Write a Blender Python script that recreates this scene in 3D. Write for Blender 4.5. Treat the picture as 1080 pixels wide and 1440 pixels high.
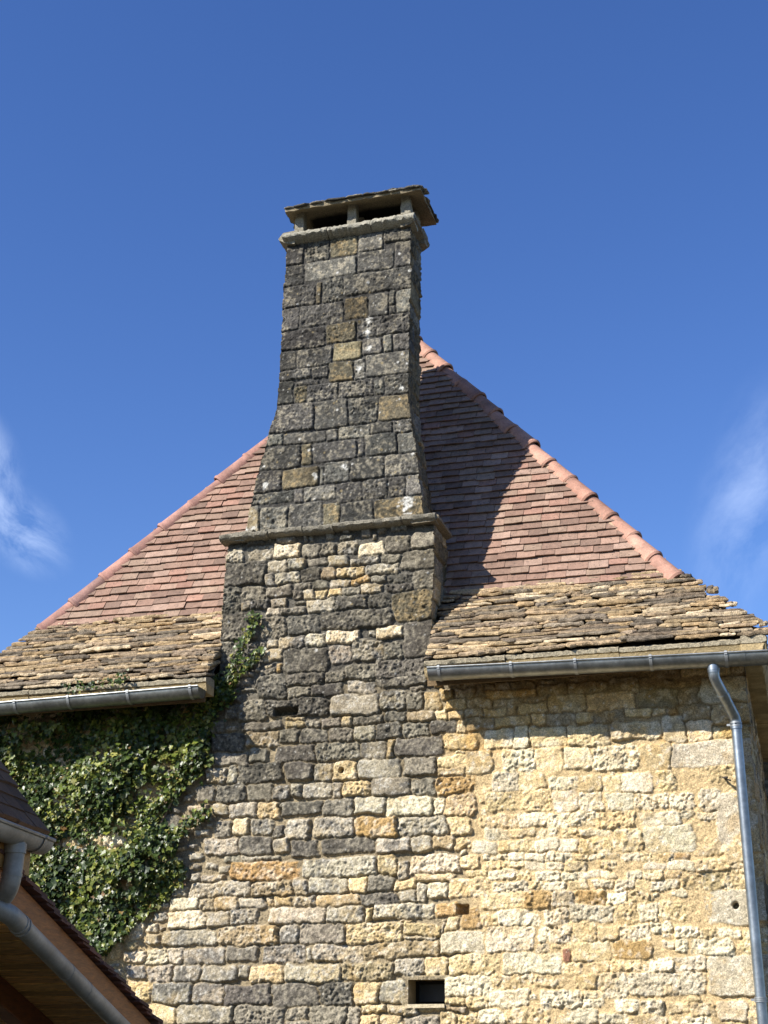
import bpy, math, random
import numpy as np
from mathutils import Vector, Matrix

for o in list(bpy.data.objects):
    bpy.data.objects.remove(o, do_unlink=True)
SC = bpy.context.scene
COL = SC.collection
rad = math.radians
V = Vector
random.seed(7)

# ------------------------------------------------------------------ camera
FPX = 2000.0                      # focal length for a 1080 x 1440 frame
PITCH = math.atan(767 / FPX)
YAW = rad(16)
CAMP = V((0.0, -12.0, 1.6))
HD = V((-math.sin(YAW), math.cos(YAW), 0))
RT = V((math.cos(YAW), math.sin(YAW), 0))
FW = HD * math.cos(PITCH) + V((0, 0, math.sin(PITCH)))
CU = -HD * math.sin(PITCH) + V((0, 0, math.cos(PITCH)))
cam_d = bpy.data.cameras.new('camera')
cam = bpy.data.objects.new('camera', cam_d)
COL.objects.link(cam)
cam.location = CAMP
cam.rotation_euler = (math.pi / 2 + PITCH, 0, YAW)
cam_d.sensor_fit = 'VERTICAL'
cam_d.sensor_height = 36.0
cam_d.lens = 36.0 * FPX / 1440
cam_d.clip_end = 4000
SC.camera = cam

# ------------------------------------------------------------------ sun, sky, exposure
SUN_AZ, SUN_EL = rad(40), rad(37.5)          # azimuth from the wall's normal, towards the left
SUND = V((math.sin(SUN_AZ) * math.cos(SUN_EL), math.cos(SUN_AZ) * math.cos(SUN_EL), -math.sin(SUN_EL)))
sl = bpy.data.lights.new('sun', 'SUN')
sl.energy = 5.0
sl.angle = rad(0.53)
sl.color = (1.0, 0.95, 0.87)
so = bpy.data.objects.new('sun', sl)
COL.objects.link(so)
so.location = (-8, -10, 14)
so.rotation_euler = SUND.to_track_quat('-Z', 'Y').to_euler()

W = bpy.data.worlds.new('World')
SC.world = W
W.use_nodes = True
wn, wl = W.node_tree.nodes, W.node_tree.links
for n in list(wn):
    wn.remove(n)
w_out = wn.new('ShaderNodeOutputWorld')
w_bg = wn.new('ShaderNodeBackground')
w_bg.inputs['Strength'].default_value = 0.093
sky = wn.new('ShaderNodeTexSky')
sky.sky_type = 'NISHITA'
sky.sun_disc = False
sky.sun_elevation = SUN_EL
sky.sun_rotation = math.atan2(-SUND.x, -SUND.y)
sky.altitude = 300
sky.air_density = 1.0
sky.dust_density = 0.1
sky.ozone_density = 3.0
wl.new(w_bg.outputs[0], w_out.inputs[0])


def px_dir(x, y):
    return (FW + RT * ((x - 540) / FPX) + CU * ((720 - y) / FPX)).normalized()


def wmath(op, a, b=None, c=None):
    n = wn.new('ShaderNodeMath')
    n.operation = op
    for i, v in enumerate((a, b, c)):
        if v is None:
            continue
        if isinstance(v, (int, float)):
            n.inputs[i].default_value = v
        else:
            wl.new(v, n.inputs[i])
    return n.outputs[0]


tc = wn.new('ShaderNodeTexCoord')


def wisp(centre, axis_px, length, width, scale, seed):
    """a cirrus streak: soft patch of sky around one direction, broken by stretched noise"""
    c = px_dir(*centre)
    a = (px_dir(*axis_px) - c).normalized()
    b = c.cross(a).normalized()
    def dot(v):
        n = wn.new('ShaderNodeVectorMath'); n.operation = 'DOT_PRODUCT'
        wl.new(tc.outputs['Generated'], n.inputs[0]); n.inputs[1].default_value = v
        return n.outputs['Value']
    u = wmath('SUBTRACT', dot(a), c.dot(a))
    v = wmath('SUBTRACT', dot(b), c.dot(b))
    comb = wn.new('ShaderNodeCombineXYZ')
    wl.new(wmath('MULTIPLY', u, scale), comb.inputs[0])
    wl.new(wmath('MULTIPLY', v, scale * 2.0), comb.inputs[1])
    comb.inputs[2].default_value = seed
    nz = wn.new('ShaderNodeTexNoise')
    nz.inputs['Scale'].default_value = 1.0
    nz.inputs['Detail'].default_value = 7
    nz.inputs['Roughness'].default_value = 0.62
    nz.inputs['Distortion'].default_value = 0.35
    wl.new(comb.outputs[0], nz.inputs['Vector'])
    uu = wmath('DIVIDE', u, length)
    vv = wmath('DIVIDE', v, width)
    r2 = wmath('ADD', wmath('MULTIPLY', uu, uu), wmath('MULTIPLY', vv, vv))
    fall = wmath('POWER', wmath('MAXIMUM', wmath('SUBTRACT', 1.0, r2), 0.0), 2.0)
    front = wmath('GREATER_THAN', dot(c), 0.5)
    tex = wmath('MAXIMUM', wmath('MULTIPLY', wmath('SUBTRACT', nz.outputs['Fac'], 0.36), 2.6), 0.0)
    return wmath('MULTIPLY', wmath('MULTIPLY', fall, tex), front)


w1 = wmath('MULTIPLY', wisp((28, 742), (90, 800), 0.05, 0.03, 26, 1.3), 0.29)
w3 = wmath('MULTIPLY', wisp((-5, 665), (10, 740), 0.05, 0.022, 20, 7.7), 0.3)
w2 = wmath('MULTIPLY', wisp((1060, 700), (1100, 560), 0.11, 0.045, 9, 4.1), 0.26)
cl = wmath('MINIMUM', wmath('ADD', wmath('ADD', w1, w3), w2), 0.6)
mixc = wn.new('ShaderNodeMixRGB')
mixc.inputs[2].default_value = (8.5, 9.6, 11.5, 1)
wl.new(cl, mixc.inputs[0])
hs = wn.new('ShaderNodeHueSaturation')
hs.inputs['Saturation'].default_value = 1.22
hs.inputs['Hue'].default_value = 0.515
wl.new(sky.outputs[0], hs.inputs['Color'])
wl.new(hs.outputs[0], mixc.inputs[1])
wl.new(mixc.outputs[0], w_bg.inputs['Color'])

SC.view_settings.view_transform = 'Standard'
SC.view_settings.look = 'None'
SC.view_settings.exposure = 0.97
SC.view_settings.gamma = 1.0
SC.cycles.max_bounces = 6


# ------------------------------------------------------------------ helpers
def at(x, y, Y=0.0):
    """the point of the vertical plane y = Y seen at pixel (x, y) of the photograph"""
    r = FW + RT * ((x - 540) / FPX) + CU * ((720 - y) / FPX)
    return CAMP + r * ((Y - CAMP.y) / r.y)


def at_depth(x, y, d):
    return CAMP + (FW + RT * ((x - 540) / FPX) + CU * ((720 - y) / FPX)) * d


def tag(o, label=None, cat=None, group=None, kind=None):
    if label: o['label'] = label
    if cat: o['category'] = cat
    if group: o['group'] = group
    if kind: o['kind'] = kind
    return o


def empty(name, loc):
    o = bpy.data.objects.new(name, None)
    COL.objects.link(o)
    o.location = loc
    o.empty_display_size = 0.3
    return o


def world_loc(o):
    p = V((0, 0, 0))
    while o is not None:
        p = p + V(o.location)
        o = o.parent
    return p


def link(name, me, mat, parent=None, smooth=False):
    o = bpy.data.objects.new(name, me)
    COL.objects.link(o)
    if mat: me.materials.append(mat)
    if parent is not None:
        o.parent = parent
        o.location = -world_loc(parent)      # geometry is written in world coordinates
    if smooth:
        me.polygons.foreach_set('use_smooth', np.ones(len(me.polygons), dtype=bool))
    return o


def np_mesh(name, verts, quads, cols=None):
    me = bpy.data.meshes.new(name)
    verts = np.asarray(verts, dtype=np.float32)
    quads = np.asarray(quads, dtype=np.int32)
    me.vertices.add(len(verts))
    me.vertices.foreach_set('co', verts.ravel())
    k = quads.shape[1]
    me.loops.add(quads.size)
    me.loops.foreach_set('vertex_index', quads.ravel())
    me.polygons.add(len(quads))
    me.polygons.foreach_set('loop_start', np.arange(0, quads.size, k, dtype=np.int32))
    me.polygons.foreach_set('loop_total', np.full(len(quads), k, dtype=np.int32))
    me.update(calc_edges=True)
    if cols is not None:
        a = me.color_attributes.new('Col', 'FLOAT_COLOR', 'POINT')
        c = np.ones((len(verts), 4), dtype=np.float32)
        c[:, :3] = cols
        a.data.foreach_set('color', c.ravel())
    return me


class MB:
    """collects polygons (with a colour per vertex) and links them as ONE mesh object"""
    def __init__(s):
        s.v, s.f, s.c = [], [], []
    def add(s, vs, fs, col=(1, 1, 1)):
        b = len(s.v)
        s.v += [tuple(p) for p in vs]
        s.f += [tuple(i + b for i in f) for f in fs]
        s.c += [col] * len(vs)
    def box(s, o, ax, ay, az, col=(1, 1, 1)):
        """box from corner o with edge vectors ax, ay, az"""
        o, ax, ay, az = map(V, (o, ax, ay, az))
        vs = [o, o + ax, o + ax + ay, o + ay, o + az, o + ax + az, o + ax + ay + az, o + ay + az]
        s.add(vs, [(0, 3, 2, 1), (4, 5, 6, 7), (0, 1, 5, 4), (1, 2, 6, 5), (2, 3, 7, 6), (3, 0, 4, 7)], col)
    def tube(s, pts, r, n=14, caps=True, col=(1, 1, 1)):
        pts = [V(p) for p in pts]
        rs = r if isinstance(r, (list, tuple)) else [r] * len(pts)
        rings, up = [], None
        for i, p in enumerate(pts):
            t = (pts[min(i + 1, len(pts) - 1)] - pts[max(i - 1, 0)]).normalized()
            if up is None:
                up = t.orthogonal().normalized()
            up = (up - t * up.dot(t)).normalized()
            sd = t.cross(up)
            rings.append([p + (up * math.cos(a) + sd * math.sin(a)) * rs[i] for a in [2 * math.pi * k / n for k in range(n)]])
        vs = [q for rg in rings for q in rg]
        fs = []
        for i in range(len(rings) - 1):
            for k in range(n):
                k2 = (k + 1) % n
                fs.append((i * n + k, i * n + k2, (i + 1) * n + k2, (i + 1) * n + k))
        if caps:
            fs.append(tuple(range(n - 1, -1, -1)))
            fs.append(tuple((len(rings) - 1) * n + k for k in range(n)))
        s.add(vs, fs, col)
    def build(s, name, mat, parent=None, smooth=False, bevel=0.0):
        me = bpy.data.meshes.new(name)
        me.from_pydata(s.v, [], s.f)
        a = me.color_attributes.new('Col', 'FLOAT_COLOR', 'POINT')
        c = np.ones((len(s.v), 4), dtype=np.float32)
        c[:, :3] = np.array(s.c, dtype=np.float32)
        a.data.foreach_set('color', c.ravel())
        o = link(name, me, mat, parent, smooth)
        if smooth:
            me.set_sharp_from_angle(angle=rad(42))
        if bevel:
            m = o.modifiers.new('bevel', 'BEVEL')
            m.width = bevel; m.segments = 2; m.limit_method = 'ANGLE'
        return o


def spline(pts, n=8):
    """Catmull-Rom through pts"""
    pts = [V(p) for p in pts]
    out = []
    for i in range(len(pts) - 1):
        p0, p1, p2, p3 = pts[max(i - 1, 0)], pts[i], pts[i + 1], pts[min(i + 2, len(pts) - 1)]
        for k in range(n):
            t = k / n
            out.append(0.5 * ((2 * p1) + (p2 - p0) * t + (2 * p0 - 5 * p1 + 4 * p2 - p3) * t * t + (3 * p1 - p0 - 3 * p2 + p3) * t ** 3))
    out.append(pts[-1])
    return out


# ------------------------------------------------------------------ noise in numpy
def _hash(i, j, seed):
    h = (i.astype(np.uint32) * np.uint32(374761393) + j.astype(np.uint32) * np.uint32(668265263) + np.uint32(seed * 974711 + 13))
    h = (h ^ (h >> np.uint32(13))) * np.uint32(1274126177)
    h = h ^ (h >> np.uint32(16))
    return (h & np.uint32(0xFFFFFF)).astype(np.float32) / np.float32(0xFFFFFF)


def vnoise(x, y, seed):
    xi, yi = np.floor(x), np.floor(y)
    fx, fy = (x - xi).astype(np.float32), (y - yi).astype(np.float32)
    fx = fx * fx * fx * (fx * (fx * 6 - 15) + 10)
    fy = fy * fy * fy * (fy * (fy * 6 - 15) + 10)
    i, j = xi.astype(np.int64), yi.astype(np.int64)
    a, b = _hash(i, j, seed), _hash(i + 1, j, seed)
    c, d = _hash(i, j + 1, seed), _hash(i + 1, j + 1, seed)
    return (a + (b - a) * fx) * (1 - fy) + (c + (d - c) * fx) * fy


def fbm(x, y, size, seed, octv=3, rough=0.55):
    """0..1, features of about `size` metres"""
    s, w, t = 0, 1.0, 0.0
    f = 1.0 / size
    for k in range(octv):
        ca, sa = math.cos(0.6 * k + seed), math.sin(0.6 * k + seed)
        s = s + w * vnoise((x * ca - y * sa) * f + 31.7 * k, (x * sa + y * ca) * f + 17.3 * k, seed * 7 + k)
        t += w
        w *= rough
        f *= 2.03
    return s / t


def sstep(a, b, x):
    t = np.clip((x - a) / (b - a), 0, 1)
    return t * t * (3 - 2 * t)


def mix(a, b, t):
    return a + (b - a) * t[..., None]


# ------------------------------------------------------------------ materials
def new_mat(name):
    m = bpy.data.materials.new(name)
    m.use_nodes = True
    nt = m.node_tree
    return m, nt, nt.nodes['Principled BSDF']


def nd(nt, typ, **kw):
    n = nt.nodes.new(typ)
    for k, v in kw.items():
        if k.startswith('_'):
            setattr(n, k[1:], v)
        else:
            n.inputs[k.replace('__', ' ')].default_value = v
    return n


def col_material(name, rough=0.9, noise=((60, 0.35), (260, 0.35)), bumps=((90, 0.004), (320, 0.0015)), spec=0.3, metallic=0.0, base=None, specks=None):
    """base colour from the mesh's own colour attribute (or `base`) broken by noise; bump from noise"""
    m, nt, p = new_mat(name)
    L = nt.links
    tcn = nt.nodes.new('ShaderNodeTexCoord')
    if base is None:
        at_ = nd(nt, 'ShaderNodeAttribute', _attribute_name='Col')
        cur = at_.outputs['Color']
    else:
        c = nt.nodes.new('ShaderNodeRGB'); c.outputs[0].default_value = (*base, 1); cur = c.outputs[0]
    for sc, amt in noise:
        nz = nd(nt, 'ShaderNodeTexNoise', Scale=sc, Detail=4.0, Roughness=0.6)
        L.new(tcn.outputs['Object'], nz.inputs['Vector'])
        mr = nd(nt, 'ShaderNodeMapRange', **{'From Min': 0.3, 'From Max': 0.7, 'To Min': 1 - amt, 'To Max': 1 + amt})
        L.new(nz.outputs['Fac'], mr.inputs['Value'])
        mm = nd(nt, 'ShaderNodeMixRGB', _blend_type='MULTIPLY', Fac=1.0)
        L.new(cur, mm.inputs[1]); L.new(mr.outputs[0], mm.inputs[2])
        cur = mm.outputs[0]
    if specks:
        sc, lo, c, amt = specks
        nz = nd(nt, 'ShaderNodeTexNoise', Scale=sc, Detail=2.0, Roughness=0.5)
        L.new(tcn.outputs['Object'], nz.inputs['Vector'])
        mr = nd(nt, 'ShaderNodeMapRange', **{'From Min': lo, 'From Max': lo + 0.06, 'To Min': 0.0, 'To Max': amt})
        L.new(nz.outputs['Fac'], mr.inputs['Value'])
        mm = nd(nt, 'ShaderNodeMixRGB'); mm.inputs[2].default_value = (*c, 1)
        L.new(mr.outputs[0], mm.inputs[0]); L.new(cur, mm.inputs[1])
        cur = mm.outputs[0]
    L.new(cur, p.inputs['Base Color'])
    p.inputs['Roughness'].default_value = rough
    p.inputs['Specular IOR Level'].default_value = spec
    p.inputs['Metallic'].default_value = metallic
    prev = None
    for sc, dist in bumps:
        nz = nd(nt, 'ShaderNodeTexNoise', Scale=sc, Detail=4.0, Roughness=0.6)
        L.new(tcn.outputs['Object'], nz.inputs['Vector'])
        b = nd(nt, 'ShaderNodeBump', Strength=1.0, Distance=dist)
        L.new(nz.outputs['Fac'], b.inputs['Height'])
        if prev: L.new(prev.outputs[0], b.inputs['Normal'])
        prev = b
    if prev: L.new(prev.outputs[0], p.inputs['Normal'])
    return m


M_STONE = col_material('weathered_limestone', 0.92, ((75, 0.45), (200, 0.5)), ((45, 0.006), (120, 0.0065), (300, 0.003)), 0.2)
M_LAUZE = col_material('stone_slate', 0.92, ((22, 0.4), (110, 0.4)), ((40, 0.02), (160, 0.008)), 0.2)
M_CLAY = col_material('clay_tile', 0.85, ((18, 0.18), (120, 0.22)), ((60, 0.003), (250, 0.0015)), 0.25, specks=(40, 0.62, (0.06, 0.048, 0.04), 0.6))
M_HIP = col_material('hip_clay', 0.75, ((7, 0.28), (60, 0.2)), ((120, 0.002),), 0.3, specks=(30, 0.62, (0.16, 0.12, 0.09), 0.5))
M_ZINC = col_material('weathered_zinc', 0.45, ((4, 0.32), (28, 0.2)), ((14, 0.002),), 0.5, 0.95, base=(0.25, 0.26, 0.255))
M_ZINC_OLD = col_material('dull_zinc', 0.55, ((6, 0.22), (50, 0.12)), ((14, 0.002),), 0.5, 0.35, base=(0.30, 0.275, 0.235))
M_PALE = col_material('dressed_stone', 0.9, ((9, 0.2), (120, 0.3)), ((60, 0.008), (240, 0.003)), 0.2)
M_DARK = col_material('dark_interior', 0.9, ((9, 0.2),), ((60, 0.002),), 0.1, base=(0.012, 0.011, 0.01))
M_IRON = col_material('rusty_iron', 0.7, ((30, 0.3),), ((80, 0.002),), 0.4, 0.3, base=(0.05, 0.04, 0.035))


def wood_material(name, base, along=(1, 1, 1)):
    m, nt, p = new_mat(name)
    L = nt.links
    tcn = nt.nodes.new('ShaderNodeTexCoord')
    at_ = nd(nt, 'ShaderNodeAttribute', _attribute_name='Col')
    mp = nd(nt, 'ShaderNodeMapping', Scale=along)
    L.new(tcn.outputs['Object'], mp.inputs['Vector'])
    nz = nd(nt, 'ShaderNodeTexNoise', Scale=9.0, Detail=6.0, Roughness=0.65, Distortion=0.6)
    L.new(mp.outputs[0], nz.inputs['Vector'])
    cr = nt.nodes.new('ShaderNodeValToRGB')
    cr.color_ramp.elements[0].position = 0.3
    cr.color_ramp.elements[0].color = (*[c * 0.45 for c in base], 1)
    cr.color_ramp.elements[1].position = 0.7
    cr.color_ramp.elements[1].color = (*[c * 1.15 for c in base], 1)
    L.new(nz.outputs['Fac'], cr.inputs[0])
    mm = nd(nt, 'ShaderNodeMixRGB', _blend_type='MULTIPLY', Fac=1.0)
    L.new(cr.outputs[0], mm.inputs[1]); L.new(at_.outputs['Color'], mm.inputs[2])
    L.new(mm.outputs[0], p.inputs['Base Color'])
    p.inputs['Roughness'].default_value = 0.6
    b = nd(nt, 'ShaderNodeBump', Strength=0.6, Distance=0.003)
    L.new(nz.outputs['Fac'], b.inputs['Height']); L.new(b.outputs[0], p.inputs['Normal'])
    return m


def leaf_material():
    m, nt, p = new_mat('ivy_leaf')
    L = nt.links
    at_ = nd(nt, 'ShaderNodeAttribute', _attribute_name='Col')
    L.new(at_.outputs['Color'], p.inputs['Base Color'])
    p.inputs['Roughness'].default_value = 0.42
    p.inputs['Specular IOR Level'].default_value = 0.5
    tr = nt.nodes.new('ShaderNodeBsdfTranslucent')
    L.new(at_.outputs['Color'], tr.inputs['Color'])
    mx = nd(nt, 'ShaderNodeMixShader', Fac=0.22)
    L.new(p.outputs[0], mx.inputs[1]); L.new(tr.outputs[0], mx.inputs[2])
    L.new(mx.outputs[0], nt.nodes['Material Output'].inputs['Surface'])
    return m


M_LEAF = leaf_material()

# ------------------------------------------------------------------ ground
def build_ground():
    m = col_material('gravel_ground', 0.95, ((0.6, 0.15), (25, 0.3)), ((30, 0.01),), 0.2, base=(0.075, 0.07, 0.05))
    mb = MB()
    S = 1500
    mb.add([(-S, -S, 0), (S, -S, 0), (S, S, 0), (-S, S, 0)], [(0, 1, 2, 3)])
    o = mb.build('ground', m)
    tag(o, kind='structure')


build_ground()

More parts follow.
